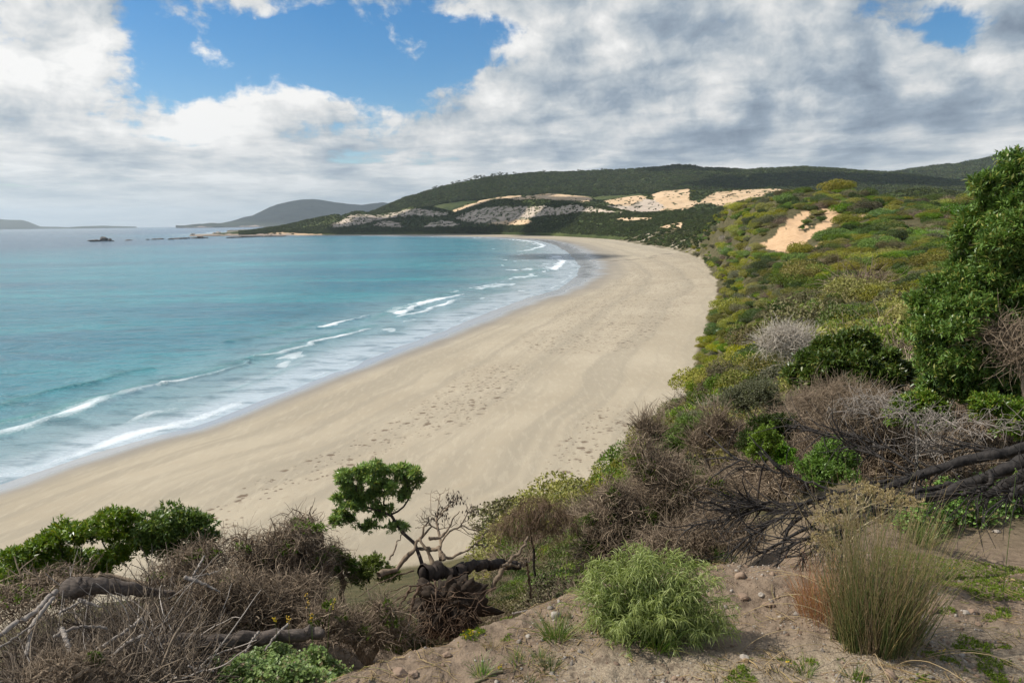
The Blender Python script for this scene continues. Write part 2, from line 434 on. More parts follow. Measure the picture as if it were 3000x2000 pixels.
for a in (-1200, -500, 100, 600, 1000, 1300): cp(a, [(1.5, G + .15), (4, G), (5.6 if a < 900 else 6.6, G), (8.2, G - 1.0), (12, G - 3.6), (20, G - 8.6), (40, 12), (60, 5), (75, 3)])
cp(1650, [(1.5, G), (4, G), (7, G), (8.8, G - .5), (13, G - 2.6), (20, G - 6.5), (45, 13), (70, 5)])
cp(1900, [(1.5, G), (4, G), (8, G), (10, G - .8), (15, G - 2.7), (25, 23), (45, 14.5), (80, 5.5), (100, 3)])
cp(2080, [(1.5, G), (4, G), (8, G), (10, G - .8), (16, G - 2.2), (25, 25), (45, 19), (80, 13.5), (130, 7), (190, 4)])
cp(2300, [(4, G), (9, G), (12, G - .6), (22, 26.6), (50, 20), (100, 16.5), (180, 16.5)])
cp(2600, [(1.5, G), (4, G), (9, G), (14, G - .3), (26, 27.5), (50, 23), (100, 20.5), (180, 21.5)])
cp(3000, [(1.5, G), (4, G), (9, G + .1), (14, G), (28, 28.3), (50, 25.5), (100, 24.5), (180, 25.5)])
cp(3700, [(1.5, G), (5, G), (9, G + .2), (14, G + .2), (28, 29), (50, 27.5), (100, 27), (180, 28)])
cp(5200, [(1.5, G), (5, G), (14, G + .5), (50, 29), (100, 30), (180, 32), (400, 40)])
for q in [(2064, 622, 640), (2162, 600, 610), (2227, 587, 560), (2307, 568, 490), (2438, 572, 455), (2555, 582, 430), (2695, 597, 420), (2854, 600, 400), (3000, 602, 400), (3500, 600, 400),
          (2080, 700, 500), (2060, 740, 430), (2160, 660, 480), (2160, 740, 330), (2300, 720, 280), (2300, 640, 370), (2438, 700, 300), (2438, 620, 400), (2600, 640, 350), (2600, 700, 255), (2800, 640, 340), (2800, 700, 260), (3100, 680, 280),
          (2000, 715, 720), (1900, 700, 1000), (1960, 672, 1050), (2050, 660, 760), (1800, 690, 1300), (1700, 684, 1600), (1500, 681, 2150)]: cpp(*q)
for q in [(2064, 900), (2300, 760), (2600, 700), (3000, 700), (3600, 800)]: cp(q[0], [(q[1], 14), (q[1] * 2.2, 10)])
for a in (1100, 1500, 1800): cp(a, [(2600, 12)])
CP = np.array(CP)
def _uv(x, y):
    r = np.hypot(x, y) + 1e-6
    return np.arctan2(x, y) * 2.2, np.log(r)
def _rbf(u, v, U, Vv):
    r2 = (u[..., None] - U)**2 + (v[..., None] - Vv)**2
    return .5 * r2 * np.log(r2 + 1e-12)
_U, _V = _uv(CP[:, 0], CP[:, 1]); _n = len(_U)
_K = _rbf(_U, _V, _U, _V) + np.eye(_n) * .004
_A = np.zeros((_n + 3, _n + 3)); _A[:_n, :_n] = _K; _A[:_n, _n] = _A[_n, :_n] = 1; _A[:_n, _n + 1] = _A[_n + 1, :_n] = _U; _A[:_n, _n + 2] = _A[_n + 2, :_n] = _V
_W = np.linalg.solve(_A, np.concatenate([CP[:, 2], [0, 0, 0]]))
_gu = np.linspace(-3.6, 4.4, 260); _gv = np.linspace(-1.0, 8.9, 300)
_GU, _GV = np.meshgrid(_gu, _gv, indexing='ij')
_GZ = _rbf(_GU, _GV, _U, _V) @ _W[:_n] + _W[_n] + _W[_n + 1] * _GU + _W[_n + 2] * _GV
def land_raw(x, y):
    u, v = _uv(x, y)
    a = np.clip((u - _gu[0]) / (_gu[1] - _gu[0]), 0, 258.999); b = np.clip((v - _gv[0]) / (_gv[1] - _gv[0]), 0, 298.999)
    i = a.astype(int); j = b.astype(int); a = a - i; b = b - j
    return _GZ[i, j] * (1 - a) * (1 - b) + _GZ[i + 1, j] * a * (1 - b) + _GZ[i, j + 1] * (1 - a) * b + _GZ[i + 1, j + 1] * a * b
def pxpoly(L, z3, ox=1900, oy=400): return [(ox + x / z3, oy + y / z3) for x, y in L]
BLOW = [pxpoly([(690, 665), (735, 640), (800, 600), (815, 560), (865, 555), (868, 515), (940, 478), (1000, 462), (1060, 455), (1110, 440), (1190, 428), (1210, 490), (1130, 560), (1050, 600), (1000, 640), (950, 685), (915, 715), (840, 712), (760, 700)], 2.138),
        pxpoly([(1190, 600), (1250, 555), (1255, 570), (1210, 612)], 2.138), pxpoly([(1310, 500), (1370, 490), (1350, 512)], 2.138), pxpoly([(1290, 448), (1330, 440), (1325, 455)], 2.138),
        pxpoly([(1040, 695), (1120, 630), (1130, 645), (1060, 700)], 2.138), pxpoly([(1400, 640), (1428, 625), (1420, 645)], 2.138), pxpoly([(1180, 745), (1235, 725), (1230, 752)], 2.138),
        pxpoly([(60, 575), (150, 540), (190, 530), (265, 540), (210, 565), (190, 580)], 2.138), pxpoly([(1420, 1120), (1450, 1110), (1430, 1145)], 2.138)]
BLOWVEG = [pxpoly([(985, 500), (1010, 475), (1060, 465), (1115, 470), (1110, 510), (1060, 530), (1010, 550), (975, 545)], 2.138), pxpoly([(940, 575), (990, 560), (1060, 530), (1050, 545), (990, 585)], 2.138)]
LIPX = np.array([-1200, 0, 500, 900, 1159, 1300, 1400, 1547, 1659, 1850, 2044, 2389, 2790, 3000, 3600, 5000.])
LIPD = np.array([4.9, 4.9, 4.95, 5.1, 5.35, 5.5, 5.65, 5.95, 6.1, 6.45, 6.85, 7.0, 7.4, 8.1, 10.5, 16.])
LIPA = np.arctan2(*(ray(LIPX, 1600 + 0 * LIPX)[:, :2].T))
def cap(x, y, r):
    a = np.arctan2(x, y); lip = np.interp(a, LIPA, LIPD) + .10 * fbm(x * 1.3, y * 1.3, 3, 3)
    q = np.maximum(r - lip, 0); right = sstep(1900, 2500, np.interp(a, LIPA, LIPX))
    bx = np.interp(a, LIPA, LIPX); left = sstep(1300, 700, bx)
    Dp = .9 * (1 - right) + .55 * right; s2 = .40 * (1 - right) + .05 * right
    c0 = G + .04 - Dp * (1 - np.exp(-q * .95 / Dp)) - s2 * q
    c1 = G + .04 - .25 * (1 - np.exp(-q * 2)) - .27 * q - .38 * np.maximum(q - 2.9, 0)
    return c0 * (1 - left) + c1 * left + 1e4 * sstep(30, 60, r)
def H(x, y, fine=True):
    x = np.asarray(x, float); y = np.asarray(y, float)
    r = np.hypot(x, y)
    dt = polydist(x, y, TOE); ds = polydist(x, y, SHORE)
    inl = inpoly(x, y, LANDP); dry = inpoly(x, y, DRYP)
    L = np.minimum(land_raw(x, y), cap(x, y, r))
    w = np.clip(5 + r * .035, 4, 60)
    jit = (fbm(x / 9, y / 9, 2.2, 3) * 2.2 + fbm(x / 34, y / 34, 1.2, 2) * 3.0) * np.clip(r / 400, .3, 1.6)
    s = np.where(inl, dt, -dt) + jit * .6
    bz = np.where(dry, 2.5 * (ds / (ds + dt + 1e-6)), -np.minimum(ds * .03, 6))
    bz = np.where(inl & (s <= 0), 2.5, bz)
    t = sstep(0, 1, s / w)
    z = bz * (1 - t) + np.maximum(L, 2.5 + .02 * np.abs(s)) * t
    if fine:
        hill = t * sstep(14, 60, r)
        z = z + hill * (fbm(x / 26, y / 26, 3.1, 4) * 1.5 + fbm(x / 90, y / 90, 7.1, 3) * 2.2 * sstep(120, 400, r))
        z = z + (1 - t) * dry * (fbm(x / 16, y / 30, 1.1, 3) * .07)
        fg = sstep(11, 7, r)
        z = z + fg * (fbm(x / 1.7, y / 1.7, 5, 4) * .10 + fbm(x / .32, y / .32, 9, 3) * .028 + fbm(x/.09, y/.09, 4, 2) * .009)
    return z, s, dry, ds, dt, t
def Hz(x, y): return H(np.atleast_1d(x), np.atleast_1d(y))[0]
def gp(px, d, py=1000):
    """ground point at bearing px and range d"""
    p = pt(px, py, d); return np.array([p[0], p[1], float(Hz(p[0], p[1])[0])])
def gpy(px, py, iters=7):
    """where the line of sight through a picture point meets the foreground"""
    r = ray(px, py); z = G
    for _ in range(iters):
        P = ptz(px, py, z); z = .5 * z + .5 * float(H(P[:1], P[1:2])[0][0])
    P = ptz(px, py, z); return np.array([P[0], P[1], float(H(P[:1], P[1:2])[0][0])])

def grid_faces(nr, nc):
    i = np.arange(nr * nc).reshape(nr, nc)
    return np.stack([i[:-1, :-1], i[:-1, 1:], i[1:, 1:], i[1:, :-1]], -1).reshape(-1, 4)
def land_mat():
    m, t = mat('ground_soil_and_sand')
    P = t.pos(); land = t.attr('land'); wet = t.attr('wet'); blow = t.attr('blow'); fg = t.attr('fore'); track = t.attr('track'); film = t.attr('film'); wr = t.attr('wrack')
    big = t.noise(P, .035, 4, .55); mid = t.noise(P, .6, 4, .6); fine = t.noise(P, 9, 4, .65); grit = t.noise(P, 55, 3, .7); lines = t.noise(t.n('ShaderNodeCombineXYZ', i_0=t.m('MULTIPLY', t.attr('dshore'), .5), i_1=t.m('MULTIPLY', t.attr('bear'), 6.0)).outputs[0], .38, 5, .6)
    sand = t.mix(t.ss(.36, .66, big), (.355, .30, .218), (.41, .35, .258)); sand = t.mix(t.m('MULTIPLY', t.ss(.42, .62, lines), .75), sand, (.30, .26, .195))
    sand = t.mix(t.m('MULTIPLY', t.ss(.50, .64, t.noise(t.vm('MULTIPLY', P, (.8, .16, 1)), 1.6, 5, .65)), .25), sand, (.50, .43, .32))
    sand = t.mix(t.m('MULTIPLY', t.ss(.45, .7, mid), .12), sand, (.38, .30, .20))
    # trampled band: footprints and bits of weed
    vor = t.n('ShaderNodeTexVoronoi', i_Scale=.42, i_Vector=t.vm('ADD', P, t.vm('SCALE', t.noise(P, 1.5, 2, col=True), sc=1.2))); vor.inputs['Randomness'].default_value = 1
    spk = t.m('MULTIPLY', t.ss(.30, .16, vor.outputs['Distance']), t.ss(.38, .52, t.noise(P, .22, 3, .6)))
    vor2 = t.n('ShaderNodeTexVoronoi', i_Scale=1.1, i_Vector=t.vm('ADD', P, t.vm('SCALE', t.noise(P, 3, 2, col=True), sc=.5)))
    spk2 = t.m('MULTIPLY', t.ss(.32, .18, vor2.outputs['Distance']), t.ss(.40, .52, t.noise(P, .45, 3, .6)))
    foot = t.m('MULTIPLY', t.m('MAXIMUM', spk, spk2), t.ss(.08, .45, track))
    sand = t.mix(t.m('MULTIPLY', foot, .85), sand, (.13, .09, .06))
    sand = t.mix(wet, sand, (.24, .215, .18)); sand = t.mix(t.m('MULTIPLY', film, .7), sand, (.34, .36, .37))  # film zone also tinted pale blue-grey: sky reflection put into the sand colour
    weed = t.m('MULTIPLY', wr, t.ss(.45, .56, t.noise(P, .10, 5, .65)))
    sand = t.mix(t.m('MULTIPLY', weed, .85), sand, (.045, .035, .025))
    dune = t.mix(t.ss(.35, .7, mid), (.56, .375, .22), (.47, .30, .165))
    soil = t.mix(t.ss(.35, .65, mid), (.045, .046, .018), (.10, .085, .04)); soil = t.mix(t.ss(.5, .72, fine), soil, (.17, .13, .075))
    dirt = t.mix(t.ss(.30, .70, t.noise(P, 1.3, 4, .6)), (.105, .075, .052), (.185, .137, .095))
    dirt = t.mix(t.ss(.35, .62, t.m('ADD', t.m('MULTIPLY', fine, .6), t.m('MULTIPLY', grit, .4))), dirt, (.245, .182, .127))
    pale = t.mix(t.ss(.35, .65, grit), (.34, .275, .195), (.225, .175, .122))
    dirt = t.mix(t.m('MULTIPLY', t.attr('pale'), t.ss(.2, .6, t.m('ADD', t.noise(P, 2.2, 4, .6), t.m('MULTIPLY', t.attr('pale'), .25)))), dirt, pale)
    dirt = t.mix(t.m('MULTIPLY', t.ss(.56, .66, t.noise(P, 5.5, 4, .65)), .6), dirt, (.085, .06, .043))
    col = t.mix(land, sand, soil); col = t.mix(blow, col, dune); col = t.mix(fg, col, dirt)
    hgt = t.m('ADD', t.m('MULTIPLY', fine, .5), t.m('MULTIPLY', grit, .25))
    b1 = t.n('ShaderNodeBump', i_Strength=.9, i_Distance=.07, i_Height=hgt)
    hb = t.m('ADD', t.m('MULTIPLY', mid, t.m('MULTIPLY', t.m('SUBTRACT', 1.0, wet), .22)), t.m('MULTIPLY', foot, -.25))
    b2 = t.n('ShaderNodeBump', i_Strength=.5, i_Distance=.35, i_Height=hb, i_Normal=b1.outputs[0])
    nrm = t.n('ShaderNodeMix', data_type='VECTOR'); t.put(nrm.inputs['Factor'], wet)
    t.put(nrm.inputs[4], b2.outputs[0]); t.put(nrm.inputs[5], t.n('ShaderNodeNewGeometry').outputs['Normal'])
    rough = t.m('SUBTRACT', .92, t.m('MULTIPLY', film, .72))
    p = t.n('ShaderNodeBsdfPrincipled', i_Base_Color=col, i_Roughness=rough, i_Normal=nrm.outputs[1])
    t.put(p.inputs['Specular IOR Level'], t.mr(film, 0, 1, .12, .9))
    t.put(t.out.inputs[0], p.outputs[0]); return m
TRACKS = [ground_xy(dd(L), 1.5) for L in ([(480, 1230), (560, 1150), (700, 1085), (830, 1030), (960, 965), (1080, 890), (1130, 850), (1150, 845)], [(1560, 590), (1520, 640), (1450, 690), (1400, 740), (1330, 790)], [(1300, 1130), (1330, 1060), (1370, 1000), (1420, 960)], [(1160, 850), (1120, 900), (1060, 940), (1000, 985)])]
WRACK = [ground_xy(dd(L), 0.25) for L in ([(1340, 635), (1338, 612), (1318, 590), (1296, 570), (1270, 556), (1200, 549)],)] + [ground_xy(dd(L), 2.2) for L in ([(1400, 596), (1450, 594), (1500, 590), (1510, 584), (1560, 582), (1620, 581)],)]
def build_ground():
    az = np.concatenate([np.linspace(-1.75, -.72, 40)[:-1], np.linspace(-.72, .72, 900), np.linspace(.72, 1.75, 40)[1:]])
    r = np.concatenate([np.geomspace(.25, 3, 24)[:-1], np.geomspace(3, 11, 330)[:-1], np.geomspace(11, 2700, 560), [3100, 4200]])
    A, R = np.meshgrid(az, r); x = R * np.sin(A); y = R * np.cos(A)
    z, s, dry, ds, dt, t = H(x, y)
    px, py = project(np.stack([x, y, z], -1))
    jx = fbm(x / 5, y / 5, 1, 3) * 9; jy = fbm(x / 5, y / 5, 8, 3) * 5
    blow = np.zeros(x.shape)
    zone = (R > 60) & (R < 1200) & (t > .3)
    for P in BLOW: blow[zone & inpoly(px + jx, py + jy, P)] = 1
    for P in BLOWVEG: blow[inpoly(px + jx, py + jy, P)] = 0
    # the blowout is scooped out of the hill
    core = np.zeros(x.shape); core[zone & inpoly(px, py, BLOW[0])] = 1
    k = core.copy()
    for _ in range(14):
        k[1:-1, 1:-1] = (k[1:-1, 1:-1] + k[:-2, 1:-1] + k[2:, 1:-1] + k[1:-1, :-2] + k[1:-1, 2:]) / 5
    z = z - 1.2 * k + .4 * k * fbm(x / 6, y / 3, 3, 3)
    land = np.where(s > 0, sstep(0, 1.5, s), 0)
    far_patch = sstep(500, 900, R) * sstep(.15, .35, fbm(x / 25, y / 25, 4, 3) - .02 - np.clip(s / 90, 0, .5) + .25 * (s < 35))
    land = land * (1 - far_patch * .9)
    fg = sstep(14, 9, R); 
    sc = np.clip(R / 130, .35, 6)
    wet = np.where(dry, sstep(11, 3.5, ds / sc + fbm(x / 14, y / 14, 6, 3) * 1.3), 1)
    film = np.where(dry, sstep(6.0, 2.4, ds / sc + fbm(x / 20, y / 20, 6, 3) * 1.2), 1)
    track = np.zeros(x.shape)
    for i, P in enumerate(TRACKS):
        w = (4.5, 10, 5, 5)[i] * np.clip(R / 140, .5, 2.2)
        track = np.maximum(track, np.exp(-(polydist(x, y, P) / w)**2) * (1, .9, .7, .6)[i])
    track = np.clip(track * 1.35, 0, 1); track = np.maximum(track, .12 * (s < 0))
    wr = np.zeros(x.shape)
    for i, P in enumerate(WRACK):
        wr = np.maximum(wr, np.exp(-(polydist(x, y, P) / ((9.0, 2.6)[i] * R / 500))**2))
    wr = wr * (R > 250) + .8 * np.exp(-((ds - 6) / 6)**2) * ((R > 1600) & (px < 1180))
    pale = sstep(1800, 1960, py + (px - 1900) * .02 + fbm(x / .8, y / .8, 3, 3) * 60) * sstep(1500, 1750, px)
    me = raw_mesh('ground', np.stack([x, y, z], -1).reshape(-1, 3), grid_faces(len(r), len(az))[:, ::-1], None, [land_mat()], True,
                  dict(land=land, wet=wet * (s < 1), film=film * (s < 1), blow=blow, fore=fg, track=track * (s < 0), wrack=wr, pale=pale, dshore=ds + fbm(x / 30, y / 30, 3, 2) * 3, bear=A))
    o = bpy.data.objects.new('ground', me); COL.objects.link(o); tag(o, kind='structure')
    return o
build_ground()

# ---------------------------------------------------------------- the sea
FOAM = [  # points in the photograph's plane brought down to sea level, width, strength
    ([(-60, 1010), (0, 996), (60, 983), (130, 960), (200, 934), (280, 905), (330, 893), (380, 885)], 2.5, .9, 1), ([(380, 885), (440, 872), (480, 862), (560, 840), (572, 832)], .9, .85, 1),
    ([(590, 822), (640, 812), (700, 797), (722, 786), (780, 774), (845, 757)], 1.3, 1.0, 1), ([(735, 752), (790, 738), (850, 725)], 1.2, .85, 1),
    ([(915, 720), (960, 701), (1000, 689), (1062, 677)], 2.2, 1.1, 1), ([(925, 728), (985, 712), (1047, 691)], 1.9, 1.1, 1),
    ([(1120, 722), (1135, 708), (1160, 697)], 1.2, .7, 0), ([(1080, 661), (1130, 653), (1170, 641), (1210, 632), (1250, 624), (1268, 617)], 1.5, .8, 0),
    ([(1268, 620), (1285, 608), (1292, 600), (1280, 588)], 3.2, 1.0, 0), ([(1120, 572), (1150, 570.5)], 3, 1, 0), ([(1140, 549), (1190, 551), (1230, 556), (1250, 565), (1225, 572), (1195, 577)], 4.5, .9, 0),
    ([(1155, 595), (1185, 600)], 2.5, .7, 0), ([(1160, 618), (1185, 620)], 2.5, .9, 0), ([(1135, 630), (1160, 637)], 2, .7, 0), ([(1085, 656), (1120, 648)], 2, .7, 0), ([(1148, 606), (1156, 610)], 2, .7, 0),
    ([(1070, 662), (1040, 672)], 3, .6, 0), ([(1165, 645), (1140, 652), (1105, 662)], 3, .6, 0),
    ([(930, 738), (950, 732)], 1.1, .6, 0), ([(540, 890), (620, 865), (700, 835), (780, 808)], .8, .45, 0), ([(0, 1090), (60, 1075), (120, 1058), (200, 1032), (300, 1000), (420, 965), (500, 945), (560, 920)], 2.2, .75, 0),
    ([(560, 920), (640, 885), (760, 845), (860, 812), (980, 768), (1080, 732), (1160, 700), (1240, 674)], 1.5, .42, 0), ([(900, 545), (1050, 546), (1140, 548)], 8, .6, 0), ([(640, 541), (740, 542.5), (900, 543.5)], 6, .5, 0)]
FACE = [([(-60, 940), (0, 930), (100, 903), (200, 878), (340, 845)], 1.6, .5), ([(530, 783), (600, 772), (700, 748), (735, 740)], 2.2, .45), ([(-60, 985), (130, 940), (330, 882), (470, 855), (590, 818), (720, 778), (860, 748)], 2.2, .45),
        ([(540, 893), (620, 865), (700, 836)], 1.2, .2), ([(1090, 650), (1250, 617)], 3, .4), ([(850, 735), (1000, 680), (1060, 668)], 3, .4)]
def sea_mat():
    m, t = mat('sea_water')
    P = t.pos(); foam = t.attr('foam'); shal = t.attr('shallow'); deep = t.attr('deep'); face = t.attr('face')
    st = t.vm('MULTIPLY', P, (1, 2.4, 1))
    bands = t.noise(t.vm('MULTIPLY', P, (.0026, .011, 1)), 1.0, 5, .6)
    bands2 = t.noise(t.vm('MULTIPLY', P, (.012, .045, 1)), 1.0, 4, .6)
    turq = t.mix(t.ss(.35, .65, bands), (.009, .145, .21), (.024, .265, .295)); turq = t.mix(t.ss(.45, .7, bands2), turq, (.016, .135, .20))
    dcol = t.mix(t.ss(.38, .62, bands), (.007, .05, .11), (.012, .09, .155))
    col = t.mix(deep, turq, dcol)
    pale = t.mix(t.noise(st, .12, 3), (.20, .30, .325), (.31, .375, .385)); col = t.mix(shal, col, pale); col = t.mix(t.m('MULTIPLY', t.ss(.84, .99, shal), .85), col, (.47, .53, .57))  # last near-white strip: wet sky sheen painted into the thin water's colour
    col = t.mix(t.m('MULTIPLY', face, .75), col, (.025, .20, .185))
    n1 = t.noise(t.vm('ADD', t.vm('MULTIPLY', P, (1, 1.7, 1)), t.vm('SCALE', t.noise(P, .3, 2, col=True), sc=1.0)), .9, 4, .62)
    n2 = t.noise(t.vm('MULTIPLY', P, (.6, 1.3, 1)), .16, 4, .6); n3 = t.noise(t.vm('MULTIPLY', P, (.5, 1, 1)), .03, 3, .5)
    col = t.mix(t.m('MULTIPLY', t.ss(.50, .72, n1), .30), col, t.mix(.5, col, (.30, .50, .52)))
    col = t.mix(t.m('MULTIPLY', t.ss(.52, .34, n2), .5), col, (.008, .07, .095))
    f1 = t.noise(P, 1.6, 6, .7, dist=.4); f2 = t.noise(t.vm('MULTIPLY', P, (.35, .35, 1)), .5, 4, .6)
    f3 = t.noise(t.vm('MULTIPLY', P, (.5, .22, 1)), .8, 5, .7)
    fm = t.ss(.90, 1.33, t.m('ADD', t.m('MULTIPLY', foam, .78), t.m('MULTIPLY', t.m('ADD', t.m('ADD', t.m('MULTIPLY', f1, .35), t.m('MULTIPLY', f2, .3)), t.m('MULTIPLY', f3, .35)), 1.0)))
    fm = t.m('MULTIPLY', fm, t.ss(.02, .2, foam))
    cap = t.m('MULTIPLY', t.ss(.735, .77, t.noise(t.vm('MULTIPLY', P, (.05, .16, 1)), 1.0, 7, .75)), .7)
    fm = t.m('MAXIMUM', fm, cap)
    h = t.m('ADD', t.m('ADD', t.m('MULTIPLY', n1, .30), t.m('MULTIPLY', n2, 1.1)), t.m('MULTIPLY', n3, 1.6))
    bst = t.mr(shal, 0, 1, .8, .35)
    b = t.n('ShaderNodeBump', i_Strength=bst, i_Distance=2.2, i_Height=t.m('ADD', h, t.m('MULTIPLY', fm, .25)))
    p = t.n('ShaderNodeBsdfPrincipled', i_Base_Color=t.mix(fm, col, (.74, .77, .78)), i_Roughness=t.mr(fm, 0, 1, .16, .8), i_Normal=b.outputs[0], i_IOR=1.33)
    p.inputs['Specular IOR Level'].default_value = .42
    t.put(t.out.inputs[0], p.outputs[0]); return m
def build_sea():
    az = np.concatenate([np.linspace(-1.7, -.72, 30)[:-1], np.linspace(-.72, .74, 1100)])
    inv = np.linspace(1 / 52., 1 / 2600., 1000); r = np.concatenate([[30, 42], 1 / inv, [3000, 3600, 4500, 6000, 9000, 15000, 24000, 31000]])
    A, R = np.meshgrid(az, r); x = R * np.sin(A); y = R * np.cos(A); sh = x.shape
    dry = inpoly(x, y, DRYP); ds = polydist(x, y, SHORE)
    sd = np.where(dry, -ds, ds)
    sc = np.clip(R / 130, .5, 5)
    z = np.full(sh, .0); foam = np.zeros(sh); face = np.zeros(sh)
    wx = x + fbm(x / 11, y / 11, 2, 2) * 1.6 * sc**.5; wy = y + fbm(x / 11, y / 11, 5, 2) * 1.6 * sc**.5
    for L, w, a, ridge in FOAM:
        w = w * 1.35
        a = a * (.80 + .42 * sstep(-.25, .35, fbm(x / 13 + w * 31, y / 26, w, 2)))
        P = ground_xy(dd(L), 0.15); d = polydist(wx, wy, P)
        # trailing wash on the seaward side
        s2 = polydist(wx, wy + 0, [(q[0] - .8 * w * 1.0, q[1] + .55 * w) for q in P])
        f = np.maximum(np.exp(-(d / w)**2), .60 * np.exp(-(s2 / (w * 2.3))**2)) * a
        foam = np.maximum(foam, f)
        if ridge: z += .55 * np.exp(-(d / (w * .7))**2)
    for L, w, a in FACE:
        P = ground_xy(dd(L), 0.1); d = polydist(wx, wy, P)
        g = np.exp(-(d / w)**2); z += a * .8 * g; face = np.maximum(face, g * a * 1.6)
    # low swell rolling in along the shore
    ph = sd / 13 + fbm(x / 60, y / 60, 3, 2) * 1.5
    z += .10 * np.maximum(np.sin(ph), -.2) * sstep(4, 20, sd) * sstep(190, 60, sd)
    face = np.maximum(face, .32 * sstep(.55, 1, np.sin(ph)) * sstep(14, 30, sd) * sstep(130, 50, sd) * sstep(-.1, .3, fbm(x / 50, y / 30, 8, 2)))
    ph2 = sd / (7.5 * sc**.6) + fbm(x / 45, y / 45, 13, 2) * 2.2
    br = sstep(.80, .98, np.sin(ph2)) * sstep(.02, .3, fbm(x / 17, y / 38, 11, 3)) * sstep(5, 14, sd) * sstep(62 * sc**.6, 30 * sc**.6, sd)
    foam = np.maximum(foam, br * .8)
    z = z * sstep(0, 8, sd) + .015
    edge = np.exp(-((sd - 1.0 * sc) / (1.1 * sc))**2) * .62 * sstep(-.35, .1, fbm(x / 20, y / 20, 2, 2))
    foam = np.maximum(foam, edge)
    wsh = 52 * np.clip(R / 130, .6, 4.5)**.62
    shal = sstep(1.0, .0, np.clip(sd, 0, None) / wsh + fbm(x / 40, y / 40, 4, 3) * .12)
    px, py = project(np.stack([x, y, z], -1))
    deep = sstep(600, 2500, np.hypot(x + 0, y)) * sstep(250, 900, sd) 
    deep = np.clip(deep + .55 * sstep(-200, -900, x) * sstep(400, 1200, y) + .35 * sstep(.0, .4, fbm(x / 300, y / 120, 6, 3)) * sstep(120, 400, sd), 0, 1)
    F = grid_faces(len(r), len(az))[:, ::-1]
    keep = (sd.ravel()[F] > -3 * sc.ravel()[F]).any(1) | (R.ravel()[F] > 2400).any(1)
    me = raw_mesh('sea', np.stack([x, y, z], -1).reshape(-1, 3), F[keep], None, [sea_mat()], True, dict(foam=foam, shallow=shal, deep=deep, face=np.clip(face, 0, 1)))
    o = bpy.data.objects.new('sea', me); COL.objects.link(o); tag(o, kind='structure')
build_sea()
# ---------------------------------------------------------------- hills behind the bay
def curve(L, xs):
    a = np.array(sorted(L)); return np.interp(xs, a[:, 0], a[:, 1])
def smooth(v, k):
    if k < 2: return v
    w = np.hanning(k * 2 + 1); w /= w.sum(); return np.convolve(np.pad(v, k, mode='edge'), w, 'valid')
def sheet(name, x0, x1, curves, nc=500, nr=90, noise=(0, 1), sm=6, material=None, masks=None, kind='structure', crag=0.0, wet=False):
    """a slope laid through lines of sight at given ranges; curves front to back: (ridge line [(px,py)], range [(px,d)])"""
    xs = np.linspace(x0, x1, nc); rows = []
    for L, dist in curves:
        ys = smooth(curve(L, xs), sm if len(L) > 3 else 1); ds_ = smooth(curve(dist, xs), 20) if isinstance(dist, list) else np.full(nc, float(dist))
        rows.append(pt(xs, ys, ds_))
    rows = np.array(rows); m = len(rows); u = np.linspace(0, m - 1, nr)
    i = np.clip(u.astype(int), 0, m - 2); f = (u - i)[:, None, None]
    P = rows[i] * (1 - f) + rows[i + 1] * f
    a, sc_ = noise
    fade = np.clip(np.minimum(u, m - 1 - u) * 2, 0, 1)
    top = np.abs(u[:, None] - (m - 2)) < .35
    n = fbm(P[..., 0] / sc_, P[..., 1] / sc_, P[..., 2] / (sc_ * .4), 5)
    rid = 1 - np.abs(fbm(P[..., 0] / sc_ / 1.6, P[..., 1] / sc_ / 1.6, P[..., 2] / (sc_ * .6) + 5, 4))
    P[..., 2] += a * (n * (1 - crag) + (rid - .6) * crag) * (fade[:, None] * np.where(top, .35, 1))
    if wet: P[0, :, 2] = -3
    sk = P[:1].copy(); sk[..., 2] = -6; P = np.concatenate([sk, P]); nr += 1
    px, py = project(P); at = {}
    for k, fn in (masks or {}).items(): at[k] = fn(px, py, P)
    me = raw_mesh(name, P.reshape(-1, 3), grid_faces(nr, nc)[:, ::-1], None, [material], True, at)
    o = bpy.data.objects.new(name, me); COL.objects.link(o); tag(o, kind=kind); return o, P
def hill_mat(name, c1, c2, c3, scale, rock=None):
    m, t = mat(name); P = t.pos()
    a = t.noise(P, scale, 5, .62); b = t.noise(P, scale * 7, 4, .6); c = t.noise(P, scale * .16, 3, .5)
    col = t.mix(t.ss(.35, .65, a), c1, c2); col = t.mix(t.m('MULTIPLY', t.ss(.45, .65, c), .7), col, c3); col = t.mix(t.m('MULTIPLY', t.ss(.52, .7, b), .45), col, c1)
    sand = t.attr('sand'); bare = t.attr('bare')
    sc_ = t.mix(t.ss(.35, .65, t.noise(P, .02, 5, .6)), (.58, .42, .265), (.50, .35, .21)); col = t.mix(sand, col, sc_)
    bc = t.mix(t.ss(.40, .66, t.noise(t.vm('MULTIPLY', P, (1, .6, 3.5)), .022, 6, .7)), (.50, .41, .32), (.38, .31, .25)); bc = t.mix(t.ss(.58, .68, t.noise(t.vm('MULTIPLY', P, (1, .5, 3)), .05, 4, .7)), bc, c1); col = t.mix(bare, col, bc)
    if rock: col = t.mix(t.attr('rock'), col, rock)
    bp = t.n('ShaderNodeBump', i_Strength=t.mr(sand, 0, 1, .9, .15), i_Distance=3.0, i_Height=t.noise(P, scale * 4, 4, .6))
    p = t.n('ShaderNodeBsdfPrincipled', i_Base_Color=col, i_Roughness=.95, i_Normal=bp.outputs[0]); p.inputs['Specular IOR Level'].default_value = .08
    t.put(t.out.inputs[0], p.outputs[0]); return m
M_HILL = hill_mat('wooded_hill', (.035, .050, .018), (.070, .085, .030), (.09, .10, .036), .02)
